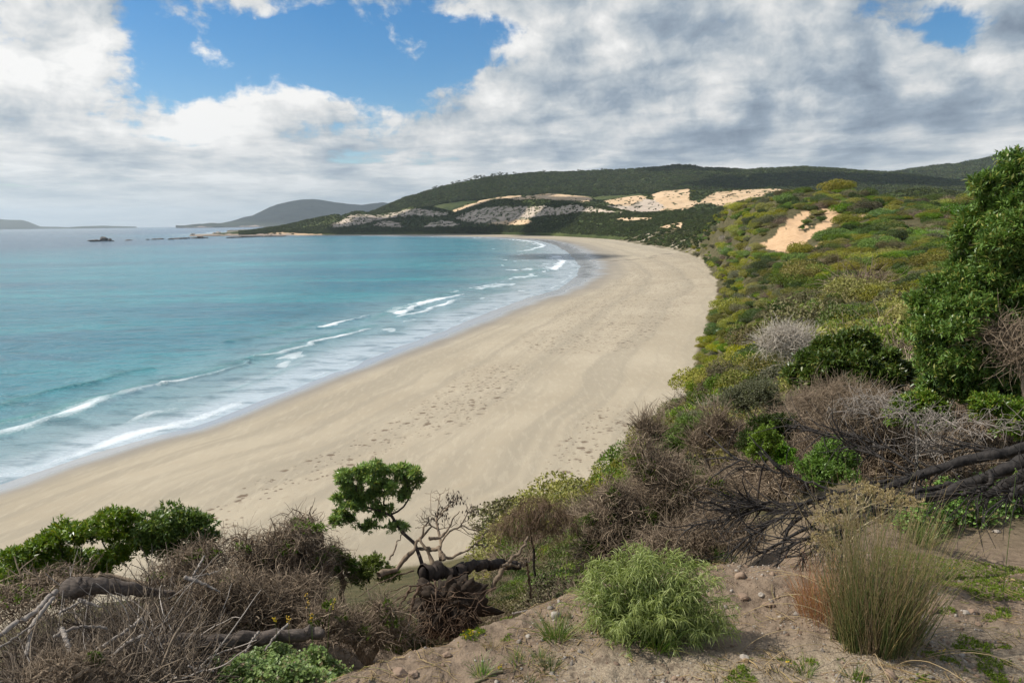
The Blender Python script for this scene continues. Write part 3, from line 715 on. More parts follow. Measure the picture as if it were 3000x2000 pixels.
M_FAR = hill_mat('far_hill', (.022, .030, .018), (.04, .05, .025), (.05, .055, .03), .008, rock=(.42, .33, .27))
M_DUNE = hill_mat('dune_scrub', (.030, .042, .014), (.055, .072, .022), (.095, .11, .034), .03, rock=(.33, .26, .21))
def zone(polys, jit=6, scale=25):
    def f(px, py, P):
        jx = fbm(P[..., 0] / scale, P[..., 1] / scale, P[..., 2] / scale * 1.8, 4) * jit * 1.6; jy = fbm(P[..., 0] / scale, P[..., 1] / scale, 9, 4) * jit
        v = np.zeros(px.shape)
        for q in polys: v[inpoly(px + jx, py + jy, q)] = 1
        v[1:-1, 1:-1] = (v[1:-1, 1:-1] * 2 + v[:-2, 1:-1] + v[2:, 1:-1] + v[1:-1, :-2] + v[1:-1, 2:]) / 6
        return v
    return f
z2 = lambda L: pxpoly(L, 2.352, 1000, 400)
z3 = lambda L: pxpoly(L, 2.138, 1900, 400)
# left island on the horizon
sheet('far_island', -420, 245, [([(-420, 669.5), (245, 669)], 20000), ([(-420, 630), (-250, 618), (-100, 628), (0, 641), (30, 644), (65, 644), (85, 650), (118, 664), (245, 667.5)], 21500), ([(-420, 668), (245, 668)], 24000)], 260, 30, (30, 1500), 3, M_FAR, wet=True)
sheet('low_point', 205, 400, [([(205, 668), (400, 666)], 19000), ([(205, 665), (250, 662.5), (300, 661), (350, 662.5), (400, 664)], 19500), ([(205, 666), (400, 665)], 20500)], 80, 12, (2, 500), 2, M_FAR, wet=True)
# blue headland
HEAD = dd([(405, 519.5), (440, 518), (480, 517), (510, 513), (530, 509), (560, 498), (580, 494), (600, 485), (620, 476), (640, 469), (665, 464), (690, 459.5), (720, 458), (745, 461), (770, 465), (800, 469), (830, 471), (850, 468), (880, 465), (905, 468), (950, 480), (1010, 500)])
def headrock(px, py, P): return sstep(26, 8, P[..., 2] + 8 + fbm(P[..., 0] / 260, P[..., 1] / 260, 2, 3) * 34)
sheet('headland', 515, 1290, [([(515, 665.5), (1290, 658)], [(515, 13000), (1290, 12500)]), ([(515, 663.5), (640, 659), (750, 649), (900, 641), (1290, 640)], [(515, 13100), (1290, 13200)]), (HEAD, [(515, 13300), (700, 14200), (1290, 14800)]), ([(515, 664), (1290, 655)], 17500)],
      520, 100, (70, 950), 3, M_FAR, dict(rock=headrock), crag=.5, wet=True)
# main wooded ridge
RIDGE = dd([(820, 500), (870, 482), (905, 466), (930, 456), (965, 446), (1000, 436), (1040, 425), (1080, 415), (1110, 410), (1150, 405), (1200, 401), (1250, 397), (1300, 396), (1350, 394), (1400, 392), (1450, 390), (1500, 387)]) + [(1940, 490), (1984, 484), (2020, 486), (2054, 493), (2100, 492), (2181, 499), (2255, 493), (2344, 489), (2400, 493), (2461, 499), (2530, 503), (2616, 509), (2720, 522), (2850, 535), (3000, 545), (3500, 560)]
hillC, PC = sheet('wooded_ridge', 1045, 3500, [([(1045, 672), (1300, 645), (1500, 630), (2000, 615), (3500, 630)], [(1045, 2850), (1500, 2700), (2000, 2250), (3500, 2100)]), ([(1045, 655), (1300, 590), (1500, 575), (1900, 565), (2300, 570), (2700, 585), (3500, 600)], [(1045, 2980), (1500, 2900), (2000, 2500), (3500, 2300)]), (RIDGE, [(1045, 3300), (1500, 3500), (2200, 3500), (3500, 3100)]), ([(1045, 660), (3500, 600)], 4800)],
      1000, 130, (20, 210), 3, M_HILL, crag=.6)
hillD, PD = sheet('far_mountain', 2350, 3700, [([(2350, 600), (3700, 600)], 3600), ([(2350, 540), (2616, 530), (2850, 520), (3700, 510)], 4300), ([(2350, 530), (2500, 520), (2616, 509), (2680, 499), (2742, 490), (2800, 484), (2859, 474), (2900, 466), (2950, 454), (3000, 441), (3080, 420), (3300, 380), (3700, 350)], 5200), ([(2350, 600), (3700, 600)], 7000)],
      500, 100, (34, 420), 3, M_FAR, crag=.6)
hillE, PE = sheet('low_hill', 2480, 3300, [([(2480, 620), (3300, 620)], 900), ([(2480, 590), (2560, 583), (2610, 572), (2640, 563), (2680, 558), (2730, 560), (2790, 566), (2860, 571), (2950, 575), (3300, 585)], [(2480, 1250), (3300, 1150)]), ([(2480, 640), (3300, 640)], 1500)],
      300, 60, (4, 60), 3, M_HILL)
# dune belt: the back sand sheet
DCREST = z2([(640, 540), (790, 500), (850, 472), (950, 442), (1060, 422), (1150, 410), (1290, 405), (1440, 393), (1560, 401), (1700, 416), (1760, 436), (1820, 440), (1900, 425), (2000, 411), (2080, 405), (2150, 398), (2220, 376), (2352, 366)]) + z3([(260, 326), (330, 335), (400, 340), (480, 332), (560, 330), (700, 328), (820, 328), (900, 345), (1000, 365), (1250, 370)])
SAND = [z2([(760, 512), (850, 475), (930, 455), (975, 432), (1000, 432), (1060, 422), (1150, 410), (1240, 404), (1250, 425), (1290, 408), (1340, 405), (1440, 390), (1560, 398), (1700, 410), (1740, 432), (1700, 450), (1560, 440), (1440, 438), (1380, 436), (1250, 445), (1130, 425), (1040, 435), (1000, 450), (960, 472), (860, 492), (780, 525)]),
        z2([(1800, 445), (1840, 438), (1920, 425), (2000, 408), (2060, 405), (2110, 415), (2090, 440), (2040, 455), (1980, 480), (1890, 476), (1850, 462)]),
        z2([(2130, 405), (2150, 398), (2220, 370), (2400, 350), (2400, 505), (2310, 500), (2220, 492), (2200, 470), (2170, 420)]),
        z2([(1850, 490), (1960, 480), (2060, 478), (2160, 480), (2300, 510), (2100, 520), (1950, 520), (1880, 505)]),
        z3([(40, 360), (120, 338), (200, 334), (205, 360), (240, 400), (320, 410), (380, 370), (420, 350), (480, 345), (560, 335), (690, 330), (860, 325), (860, 340), (740, 350), (720, 385), (640, 395), (560, 405), (500, 440), (430, 430), (390, 420), (300, 425), (240, 460), (120, 455), (60, 425), (30, 400)])]
BARE1 = [z2([(1820, 475), (1900, 480), (2000, 478), (2100, 430), (2160, 440), (2230, 490), (2180, 520), (2050, 530), (1900, 520)])]
def sandclump(polys, jit):
    z0 = zone(polys, jit)
    def f(px, py, P):
        v = z0(px, py, P); n = fbm(P[..., 0] / 22, P[..., 1] / 30, 4, 3)
        blobs = sstep(.42, .50, n) * sstep(1900, 1960, px) + sstep(.62, .7, n)
        return v * (1 - np.clip(blobs, 0, 1))
    return f
hillB, PB = sheet('back_dunes', 1270, 2440, [([(1270, 668), (1500, 650), (2440, 640)], [(1270, 2300), (1500, 2100), (1800, 1500), (2440, 1400)]), ([(1270, 650), (1500, 618), (1750, 615), (1900, 618), (2100, 612), (2440, 600)], [(1270, 2400), (1500, 2200), (1800, 1620), (2440, 1500)]), (DCREST, [(1270, 2700), (1600, 2450), (1900, 2000), (2440, 1850)]), ([(1270, 660), (2440, 630)], [(1270, 2830), (1600, 2600), (1900, 2180), (2440, 2050)])],
      760, 130, (6.5, 75), 2, M_DUNE, crag=.5, masks=dict(sand=sandclump(SAND, 4), bare=zone(BARE1, 5)))
# dune belt: the scrubby ridge in front with its slipped faces
FCREST = [(550, 690), (620, 685), (704, 677), (760, 671), (816, 662), (867, 652), (900, 643), (944, 634), (985, 627)] + z2([(0, 545), (60, 520), (110, 512), (170, 518), (240, 530), (330, 528), (400, 508), (440, 492), (490, 482), (560, 485), (620, 480), (690, 498), (740, 512), (790, 528), (840, 512), (880, 492), (940, 470), (1000, 452), (1060, 438), (1130, 430), (1200, 436), (1250, 440), (1310, 434), (1400, 433), (1500, 448), (1560, 447), (1620, 462), (1700, 468), (1800, 480), (1900, 500), (2000, 520), (2100, 525), (2352, 520)]) + [(2100, 640)]
BARE2 = [z2([(-60, 600), (0, 580), (60, 545), (120, 535), (200, 538), (245, 555), (240, 575), (170, 600), (80, 615), (0, 625), (-60, 630)]), z2([(250, 540), (330, 530), (400, 520), (440, 500), (560, 500), (640, 515), (740, 522), (740, 545), (650, 548), (560, 545), (450, 545), (300, 570), (240, 580)]),
         z2([(215, 615), (260, 585), (330, 578), (390, 590), (430, 622), (330, 628)]), z2([(560, 625), (610, 595), (680, 580), (750, 585), (830, 600), (800, 615), (680, 622)]),
         z2([(780, 560), (850, 530), (930, 505), (1000, 488), (1150, 480), (1250, 480), (1400, 478), (1480, 490), (1600, 465), (1700, 482), (1800, 500), (1980, 525), (1800, 528), (1650, 520), (1560, 535), (1400, 548), (1250, 570), (1050, 590), (930, 598), (840, 580)])]
SAND2 = [z2([(990, 605), (1060, 588), (1140, 578), (1280, 572), (1320, 585), (1290, 600), (1200, 612), (1100, 605)]), z2([(1880, 570), (1990, 555), (2150, 560), (2130, 580), (1950, 585)]), z2([(2180, 630), (2240, 610), (2352, 590), (2352, 635), (2250, 640)]),
         [(745, 694), (745, 686), (830, 679), (870, 683), (1000, 689)]]
def frontrock(px, py, P): return np.where(px < 880, sstep(8, 3, P[..., 2] + fbm(P[..., 0] / 20, P[..., 1] / 20, 2, 3) * 4) * sstep(880, 840, px), 0)
def bare_mask(px, py, P):
    v = zone(BARE2, 5)(px, py, P); return v * (1 - .8 * sstep(.15, .3, fbm(P[..., 0] / 16, P[..., 1] / 22, P[..., 2] / 7, 3)))
hillF, PF = sheet('front_dunes', 555, 2100, [([(555, 692), (640, 690), (900, 688), (1148, 682), (1300, 681), (1500, 683), (1594, 684), (1800, 700), (2100, 720)], [(640, 2500), (900, 2400), (1148, 2250), (1400, 2050), (1594, 1700), (1800, 1250), (2100, 800)]),
      ([(555, 691), (640, 686), (760, 678), (900, 670), (1100, 668), (1300, 668), (1500, 662), (1750, 650), (2100, 660)], [(640, 2520), (900, 2460), (1148, 2320), (1500, 1900), (1800, 1450), (2100, 1000)]),
      (FCREST, [(640, 2600), (900, 2680), (1200, 2530), (1450, 2150), (1700, 1700), (1900, 1450), (2100, 1230)]), ([(640, 690), (1200, 670), (2100, 650)], [(640, 2790), (1200, 2700), (1500, 2260), (2100, 1500)])],
      900, 150, (2.8, 75), 2, M_DUNE, dict(sand=zone(SAND2, 3), bare=bare_mask, rock=frontrock), crag=.15)
# ---------------------------------------------------------------- instanced cover (stuff nobody could count)
LIB = bpy.data.collections.new('plant_shapes')     # not linked to the scene: shapes for the cover only
def proto_coll(name, meshes):
    c = bpy.data.collections.new(name); LIB.children.link(c)
    for i, me in enumerate(meshes):
        o = bpy.data.objects.new('%s_%02d' % (name, i), me); c.objects.link(o)
    return c
def cover(name, pts, scale, idx, coll, label, cat, rng, squash=None, tilt=.1):
    """one object: points carrying copies of small plants"""
    n = len(pts); me = bpy.data.meshes.new(name); me.vertices.add(n); me.vertices.foreach_set('co', np.asarray(pts, np.float32).ravel())
    sc = np.repeat(np.asarray(scale)[:, None], 3, 1)
    if squash is not None: sc[:, 2] *= squash
    a = me.attributes.new('sc', 'FLOAT_VECTOR', 'POINT'); a.data.foreach_set('vector', sc.astype(np.float32).ravel())
    rot = np.stack([rng.normal(size=n) * tilt, rng.normal(size=n) * tilt, rng.uniform(0, 6.28, n)], 1)
    a = me.attributes.new('rt', 'FLOAT_VECTOR', 'POINT'); a.data.foreach_set('vector', rot.astype(np.float32).ravel())
    a = me.attributes.new('ix', 'INT', 'POINT'); a.data.foreach_set('value', np.asarray(idx, np.int32))
    o = bpy.data.objects.new(name, me); COL.objects.link(o)
    g = bpy.data.node_groups.new(name, 'GeometryNodeTree'); g.interface.new_socket('Geometry', in_out='INPUT', socket_type='NodeSocketGeometry'); g.interface.new_socket('Geometry', in_out='OUTPUT', socket_type='NodeSocketGeometry')
    N = g.nodes; gi = N.new('NodeGroupInput'); go = N.new('NodeGroupOutput'); ci = N.new('GeometryNodeCollectionInfo'); ci.inputs[0].default_value = coll; ci.inputs['Separate Children'].default_value = True; ci.inputs['Reset Children'].default_value = True
    ip = N.new('GeometryNodeInstanceOnPoints'); ip.inputs['Pick Instance'].default_value = True
    def na(nm, ty):
        q = N.new('GeometryNodeInputNamedAttribute'); q.data_type = ty; q.inputs[0].default_value = nm; return [s for s in q.outputs if s.enabled][0]
    l = g.links; m2p = N.new('GeometryNodeMeshToPoints'); l.new(gi.outputs[0], m2p.inputs[0])
    l.new(m2p.outputs[0], ip.inputs['Points']); l.new(ci.outputs[0], ip.inputs['Instance']); l.new(na('ix', 'INT'), ip.inputs['Instance Index'])
    e2r = N.new('FunctionNodeEulerToRotation'); l.new(na('rt', 'FLOAT_VECTOR'), e2r.inputs[0]); l.new(e2r.outputs[0], ip.inputs['Rotation']); l.new(na('sc', 'FLOAT_VECTOR'), ip.inputs['Scale'])
    l.new(ip.outputs[0], go.inputs[0])
    md = o.modifiers.new('cover', 'NODES'); md.node_group = g
    return tag(o, label, cat, kind='stuff')
def crown(seed, k, mat, lumps=7, leaf=.16, flat=.75, core_=.66):
    """unit-size rounded crown made of leaf clumps"""
    r = np.random.default_rng(seed); mb = MB(); per = k // lumps
    v, f = ico(1); core = v * np.array([core_, core_, flat * core_ * .75]) * (1 + .12 * r.normal(size=(len(v), 1))) + [0, 0, flat * .38]
    mb.add(core, None, f, a=.05)  # solid inner dome, added to block light through the leaves
    cs = [np.array([0, 0, flat * .5, .62])] + [np.array([math.cos(a) * q, math.sin(a) * q, flat * r.uniform(.30, .70), r.uniform(.28, .46)]) for a, q in zip(r.uniform(0, 6.28, lumps - 1), r.uniform(.35, .68, lumps - 1))]
    for c in cs:
        d = r.normal(size=(per, 3)); d[:, 2] = np.abs(d[:, 2]) * .9 - .25; d /= np.linalg.norm(d, axis=1)[:, None]
        P = c[:3] + d * c[3] * r.uniform(.86, 1.06, (per, 1)) * [1, 1, flat * 1.05]
        V, Q = leaves(P, d * .25 + r.normal(size=(per, 3)) * .6 + [0, 0, .25], leaf * r.uniform(.6, 1.3, per), leaf * .55, r, nrm=d * 1.1)
        mb.add(V, Q, a=np.repeat(r.uniform(0, 1, per), 4))
    return mb.mesh('crown', mat)
def twiggy(seed, k, mat, seg=5, R=1.0, L=.55, rad=.010, flat=.8):
    r = np.random.default_rng(seed); mb = MB()
    d = r.normal(size=(k, 3)); d[:, 2] = np.abs(d[:, 2]) + .15; d /= np.linalg.norm(d, axis=1)[:, None]
    P = d * r.uniform(.15, .7, (k, 1)) * R * [1, 1, flat]
    C = walk(P, d + r.normal(size=(k, 3)) * .5, L * r.uniform(.5, 1.2, k), seg, r, 1.0)
    V, Q = tubes(C, np.linspace(rad, rad * .4, seg + 1)[None].repeat(k, 0) * r.uniform(.6, 1.5, (k, 1)), 3, r); mb.add(V, Q, a=np.repeat(r.uniform(0, 1, k), (seg + 1) * 3))
    return mb.mesh('twigs', mat)
ML = dict(
    olive=leaf_mat('leaf_olive', (.145, .145, .026), (.30, .28, .055), (.33, .27, .09), rough=.6, spec=.2),
    green=leaf_mat('leaf_green', (.085, .14, .016), (.20, .28, .036), rough=.55, spec=.25),
    deep=leaf_mat('leaf_deep', (.045, .07, .016), (.09, .13, .026), rough=.55, spec=.25),
    yellow=leaf_mat('leaf_yellow', (.21, .23, .02), (.42, .40, .04), (.11, .15, .02)),
    grey=leaf_mat('leaf_grey', (.13, .135, .075), (.21, .21, .13), rough=.7, spec=.15),
    brown=leaf_mat('leaf_brown', (.11, .092, .048), (.20, .175, .09), (.13, .15, .04), trans=.1, rough=.7, spec=.15),
    lime=leaf_mat('leaf_lime', (.075, .15, .012), (.17, .27, .03)),
    forest=leaf_mat('leaf_forest', (.045, .060, .020), (.10, .115, .036), rough=.7, trans=.1, spec=.15))
M_TWIG = bark_mat('twig_brown', (.085, .060, .040), (.36, .275, .19), 20, .1)
M_TWIGP = bark_mat('twig_pale', (.30, .255, .20), (.56, .50, .42), 20, .1)
M_DARKB = bark_mat('bark_dark', (.026, .020, .017), (.085, .065, .052), 30, .5)
M_BURNT = bark_mat('bark_burnt', (.010, .009, .008), (.062, .052, .045), 26, 1.0, rough=.62)
M_DRIFT = bark_mat('wood_weathered', (.15, .125, .105), (.40, .35, .30), 34, .5)
far_mats = ['forest', 'forest', 'deep', 'forest']
C_FOREST = proto_coll('forest_crown', [crown(100 + i, 110, ML[k], 4, .42, .8) for i, k in enumerate(far_mats)])
SCRUB_K = ['olive', 'olive', 'green', 'deep', 'olive', 'grey', 'brown', 'yellow', 'lime', 'brown']
SCRUB = [crown(200 + i, 5200, ML[k], 13, .058, .72, .5) for i, k in enumerate(SCRUB_K)]
SCRUB_T = [twiggy(300 + i, 900, M, rad=.007) for i, M in enumerate((M_TWIG, M_TWIGP, M_TWIG))]
C_SCRUB = proto_coll('scrub_shape', SCRUB + SCRUB_T)
def on_sheet(P, n, rng, r0=.02, r1=.98, minpy=None):
    nr, nc, _ = P.shape
    a = rng.uniform(r0, r1, n) * (nr - 2); b = rng.uniform(0, 1, n) * (nc - 2); i = a.astype(int); j = b.astype(int); a = (a - i)[:, None]; b = (b - j)[:, None]
    return P[i, j] * (1 - a) * (1 - b) + P[i + 1, j] * a * (1 - b) + P[i, j + 1] * (1 - a) * b + P[i + 1, j + 1] * a * b
def wood(name, P, n, size, label, seed, r1=.98, keepf=None, r0=.3):
    rng = np.random.default_rng(seed); Q = on_sheet(P, n, rng, r0, r1)
    px, py = project(Q); k = (px > -100) & (px < 3150) & (py > 300)
    if keepf is not None: k &= keepf(Q, px, py, rng)
    Q = Q[k]; s = size * rng.uniform(.6, 1.45, len(Q)) * (1 + .25 * fbm(Q[:, 0] / 60, Q[:, 1] / 60, 2, 2)); Q[:, 2] -= s * .15
    return cover(name, Q, s, rng.integers(0, 4, len(Q)), C_FOREST, label, 'woodland', rng, squash=.9)
wood('woodland', PC, 42000, 7.0, 'dark green eucalypt woodland covering the long ridge behind the dunes', 1, r1=.74)
wood('woodland', PE, 6000, 4.2, 'paler scrub woodland on the low hill behind the dune ridge', 2, r1=.7)
wood('woodland', PD, 14000, 13.0, 'hazy blue green forest on the far mountain at the right edge', 3, r1=.72)
def fkeep(Q, px, py, rng):
    bm = zone(BARE2, 3)(px[None], py[None], Q[None])[0] if False else np.zeros(len(Q))
    for q in BARE2 + SAND2: bm = np.maximum(bm, inpoly(px, py, q))
    pd = np.where(bm > .5, .05 + .25 * (fbm(Q[:, 0] / 20, Q[:, 1] / 20, 3, 3) > .25), 1.0)
    return (rng.uniform(0, 1, len(Q)) < pd) & (px > 700) & (Q[:, 2] > 3)
wood('dune_scrub', PF, 26000, 2.6, 'dark low scrub over the front dunes at the head of the bay', 4, r1=.76, keepf=fkeep, r0=.05)
def bkeep(Q, px, py, rng):
    b = np.zeros(len(Q), bool)
    for q in SAND + BARE1: b |= inpoly(px, py, q)
    return ~b | (rng.uniform(0, 1, len(Q)) < .010 + .5 * (fbm(Q[:, 0] / 45, Q[:, 1] / 45, 3, 3) > .42))
wood('dune_scrub', PB, 16000, 2.4, 'dark scrub fringing the bare sand dunes below the wooded ridge', 5, r1=.97, keepf=bkeep, r0=.03)
# ---- the coastal scrub on the near hill
def scrub_points(n, rng, d0, d1, pxr=(1500, 3300)):
    px = rng.uniform(*pxr, n); d = np.exp(rng.uniform(math.log(d0), math.log(d1), n)); P = pt(px, np.full(n, 1000.), d)
    z, s, dry, ds, dt, t = H(P[:, 0], P[:, 1]); P[:, 2] = z
    return P, s, d
rg = np.random.default_rng(21)
Pq, sq, dq = scrub_points(46000, rg, 13, 720)
pxq, pyq = project(Pq)
jx = fbm(Pq[:, 0] / 5, Pq[:, 1] / 5, 1, 3) * 9; jy = fbm(Pq[:, 0] / 5, Pq[:, 1] / 5, 8, 3) * 5
bare = np.zeros(len(Pq), bool)
for q in BLOW:
    for ox, oy in ((0, 0), (0, 8), (0, 16), (0, 24), (12, 0), (-12, 0), (12, 12), (-12, 12)) if q is BLOW[0] else ((0, 0), (0, 6), (0, 12)): bare |= inpoly(pxq + jx * .5 + ox, pyq + jy * .5 - oy, q)
vg = np.zeros(len(Pq), bool)
for q in BLOWVEG: vg |= inpoly(pxq + jx, pyq + jy, q)
inveg = vg & bare; bare &= ~vg & (dq > 60)
# thin with nearness so that shrubs do not pile up
area_keep = np.clip((dq / 95)**.75, .10, 1) * np.interp(dq, [0, 40, 120, 700], [1, .50, .27, .30])
keep = (sq > .6 + dq * .004) & ~bare & (pxq < 3120) & (rg.uniform(0, 1, len(Pq)) < area_keep) & ~((dq < 24) & (pxq > 1200) & (pyq > 1420))
Pq, sq, dq, pxq, inveg = Pq[keep], sq[keep], dq[keep], pxq[keep], inveg[keep]
def kindmap(P, s, rng):
    n1 = fbm(P[:, 0] / 16, P[:, 1] / 16, 3, 3) + rng.normal(size=len(P)) * .22; n2 = fbm(P[:, 0] / 38, P[:, 1] / 38, 8, 3) + rng.normal(size=len(P)) * .15
    ix = rng.choice([0, 1, 2, 4, 3, 2], len(P))
    ix = np.where(n1 > .42, rng.choice([7, 8, 2], len(P)), ix); ix = np.where(n1 < -.40, rng.choice([6, 9, 10, 3, 5], len(P)), ix)
    ix = np.where(n2 > .48, rng.choice([3, 2], len(P)), ix); ix = np.where(n2 < -.5, rng.choice([5, 9, 12], len(P)), ix)
    _r = np.hypot(P[:, 0], P[:, 1]); edge = (s < np.clip(_r * .06, 5, 26)) & (rng.uniform(0, 1, len(P)) < .75); ix = np.where(edge, rng.choice([7, 0, 6, 5, 8], len(P), p=[.48, .12, .05, .1, .25]), ix)
    ix = np.where(_r < 44, rng.choice([10, 12, 2, 12, 10, 3, 0], len(P)), ix); ix = np.where(_r < 23, rng.choice([10, 12], len(P)), ix)
    return np.where((rng.uniform(0, 1, len(P)) < .012), 11, ix)
size = 1.38 * (.95 + .0042 * np.clip(dq, 0, 420)) * np.clip(dq / 45, .55, 1) * rg.lognormal(0, .38, len(Pq)) * np.where(sq < 8, .7, 1.0) + .12 * (dq < 60)
size = np.where(inveg, size * .42, size); Pq[:, 2] -= size * .22
_n = 9000; _q = pt(rg.uniform(1380, 2180, _n), np.full(_n, 1000.), np.exp(rg.uniform(math.log(640), math.log(2250), _n))); _z, _s = H(_q[:, 0], _q[:, 1])[:2]; _q[:, 2] = _z - .5; _q = _q[(_s > 7 + 22 * np.clip(fbm(_q[:, 0] / 30, _q[:, 1] / 30, 4, 2), 0, 1))]
cover('dune_scrub', _q, rg.uniform(1.6, 4.2, len(_q)), rg.integers(0, 4, len(_q)), C_FOREST, 'low green scrub behind the far curve of the beach', 'scrub', rg, squash=.8)
kinds = kindmap(Pq, sq, rg); sqz = rg.uniform(.7, 1.15, len(Pq))
_px, _py = project(Pq)
score = size / dq * np.where(np.isin(kinds, [7, 8, 10, 11, 12, 5, 2]), 2.2, 1.0)
cand = np.where((dq > 22) & (dq < 330) & (_px < 2900) & (_py < 1330))[0]; pick = cand[np.argsort(-score[cand])][:170]
KN = {0: 'olive green', 1: 'olive green', 2: 'mid green', 3: 'dark green', 4: 'olive green', 5: 'grey green', 6: 'brownish', 7: 'yellow green', 8: 'bright lime green', 9: 'brownish'}
def where(px, py, d, s):
    if s < 9: a = 'at the sand edge'
    elif py < 760: a = 'beside the sandy blowout'
    elif py < 900: a = 'high on the near hillside'
    elif py < 1050: a = 'on the middle hillside'
    elif py < 1180: a = 'low on the hillside'
    else: a = 'behind the foreground dead shrubs'
    b = 'toward the beach' if px < 2250 else ('toward the large tree' if px > 2560 else 'midway along')
    return a + ' ' + b
for q in pick:
    k = int(kinds[q]); tw = k >= 10
    o = bpy.data.objects.new('dead_shrub' if tw else 'heath_shrub', (SCRUB_T[k - 10] if tw else SCRUB[k])); COL.objects.link(o)
    o.location = Pq[q].tolist(); o.rotation_euler = (0, 0, float(rg.uniform(0, 6.28))); o.scale = (float(size[q]), float(size[q]), float(size[q] * sqz[q]))
    w = where(_px[q], _py[q], dq[q], sq[q])
    lb = ('pale bare branched dead shrub ' if k == 11 else 'grey brown leafless twiggy shrub ') + w if tw else KN[k] + (' domed shrub ' if sqz[q] < .95 else ' tall rounded shrub ') + w
    tag(o, lb, 'shrub', lb)
rest = np.setdiff1d(np.arange(len(Pq)), pick)
cover('coastal_scrub', Pq[rest], size[rest], kinds[rest], C_SCRUB, 'olive and brown coastal heath covering the dune hillside above the beach', 'scrub', rg, squash=sqz[rest])
# trees that stand up from the skyline of the ridge
gm = MB(); rr_ = np.random.default_rng(77)
def gum(seed):
    r = np.random.default_rng(seed); tips = np.concatenate([np.array([c]) + r.normal(size=(14, 3)) * [.16, .16, .07] for c in [(r.uniform(-.3, .3), r.uniform(-.3, .3), .55 + .12 * q) for q in range(4)]])
    ch = skeleton((0, 0, 0), tips, r, .12, .1, .4, .006, 2.2, .04); a = MB(); chains_to(a, ch, 5, 4, r)
    b = MB(); rosettes(b, tips, tips * .4 + r.normal(size=tips.shape) * .3, 9, .085, .06, r)
    return a.mesh('trunk', M_DARKB), b.mesh('crown', ML['forest'])
GUM = [gum(i) for i in range(4)]
for i, (x, y, h) in enumerate([(636, 374, 9), (655, 369, 10), (690, 357, 8), (766, 343, 10), (803, 330, 11), (858, 318, 9), (886, 311, 10), (919, 300, 16), (945, 294, 11), (963, 290, 12), (986, 290, 9), (1036, 281, 11), (1060, 277, 10), (1083, 274, 11), (1104, 271, 13), (1140, 272, 9), (1190, 261, 9), (1392, 252, 8), (1640, 240, 8), (1800, 238, 7)]):
    X = 1000 + x / 2.352; Yp = float(curve(RIDGE, X)); j = int(np.argmin(np.abs(project(PC[97])[0] - X)))
    top = PC[:, j, 2].argmax(); b = PC[top, j].copy(); b[2] -= 3; hh = (h + 4) * 1.25
    t_ = thing('gum_tree', b, 'small eucalypt standing proud of the wooded skyline ridge', 'tree', 'trees along the skyline of the ridge')
    t_.scale = (hh * 1.15, hh * 1.15, hh); t_.rotation_euler = (0, 0, i * 1.3)
    for nm, me in zip(('trunk', 'crown'), GUM[i % 4]):
        o = bpy.data.objects.new(nm, me); COL.objects.link(o); o.parent = t_
# bushes standing alone on the bare sand dunes
from mathutils.bvhtree import BVHTree
def surf_bvh(o):
    me = o.data; n = len(me.vertices); V = np.zeros(n * 3, np.float32); me.vertices.foreach_get('co', V)
    F_ = np.zeros(len(me.polygons) * 4, np.int32); me.loops.foreach_get('vertex_index', F_)
    return BVHTree.FromPolygons(V.reshape(-1, 3).tolist(), F_.reshape(-1, 4).tolist())
BV = surf_bvh(bpy.data.objects['back_dunes'])
def hit(bv, px, py):
    r = ray(px, py); h = bv.ray_cast(Vector(CAM), Vector(r)); return None if h[0] is None else np.array(h[0])
for i, (X, Yp, w) in enumerate([(1563, 580, 16), (1540, 581, 8), (1617, 570, 7), (1678, 573, 8), (1905, 582, 13), (1908, 575, 10), (1958, 577, 8), (1959, 559, 8), (2030, 562, 16), (2040, 572, 18), (2022, 580, 12), (2060, 566, 12), (2140, 562, 12), (2168, 560, 9), (2244, 570, 11), (2270, 580, 9), (2180, 590, 10)]):
    P = hit(BV, X, Yp)
    if P is None: print('no dune hit', X); continue
    d = np.hypot(P[0], P[1]); s_ = w * d / F / 2 * 1.1
    o = bpy.data.objects.new('dune_bush', SCRUB[3 if i % 2 else 0]); COL.objects.link(o); o.location = (P - [0, 0, s_ * .15]).tolist(); o.scale = (s_, s_, s_ * .8); o.rotation_euler = (0, 0, i * 1.7)
    lb = 'dark bush standing on the bare sand dunes ' + ('left of the saddle' if X < 1700 else ('on the big central dune' if X < 2100 else 'at the right end below the ridge'))
    tag(o, lb, 'bush', lb)
# ---------------------------------------------------------------- foreground plants and wood
def zd(L, sc, ox, oy): return [(ox + q[0] / sc, oy + q[1] / sc) for q in L]
z4 = lambda L: zd(L, 2.24, 0, 1300)
z5 = lambda L: zd(L, 2.24, 900, 1300)
z6 = lambda L: zd(L, 1.742, 1700, 1100)
def mpp(d): return d * 1.09 / F            # metres per photograph pixel at range d
def blobpts(bl, d, n, rng, shell=.75, depth=1.0, up=True):
    """points and outward directions in ellipsoids given as (px, py, rx, ry[, dd]) at range d"""
    w = np.array([b[2] * b[3] for b in bl], float); w /= w.sum(); P = []; N = []
    for b, k in zip(bl, rng.multinomial(n, w)):
        c = pt(b[0], b[1], d + (b[4] if len(b) > 4 else 0)); s = mpp(d); q = rng.normal(size=(k, 3)); q /= np.linalg.norm(q, axis=1)[:, None]
        if up: q[:, 2] = np.where(q[:, 2] < -.35, -q[:, 2], q[:, 2])
        r = rng.uniform(shell, 1.0, (k, 1)); e = np.array([b[2] * s, b[2] * s * depth, b[3] * s])
        P.append(c + q * r * e); N.append(q / e * e.mean())
    P = np.concatenate(P); N = np.concatenate(N); return P, N / np.linalg.norm(N, axis=1)[:, None]
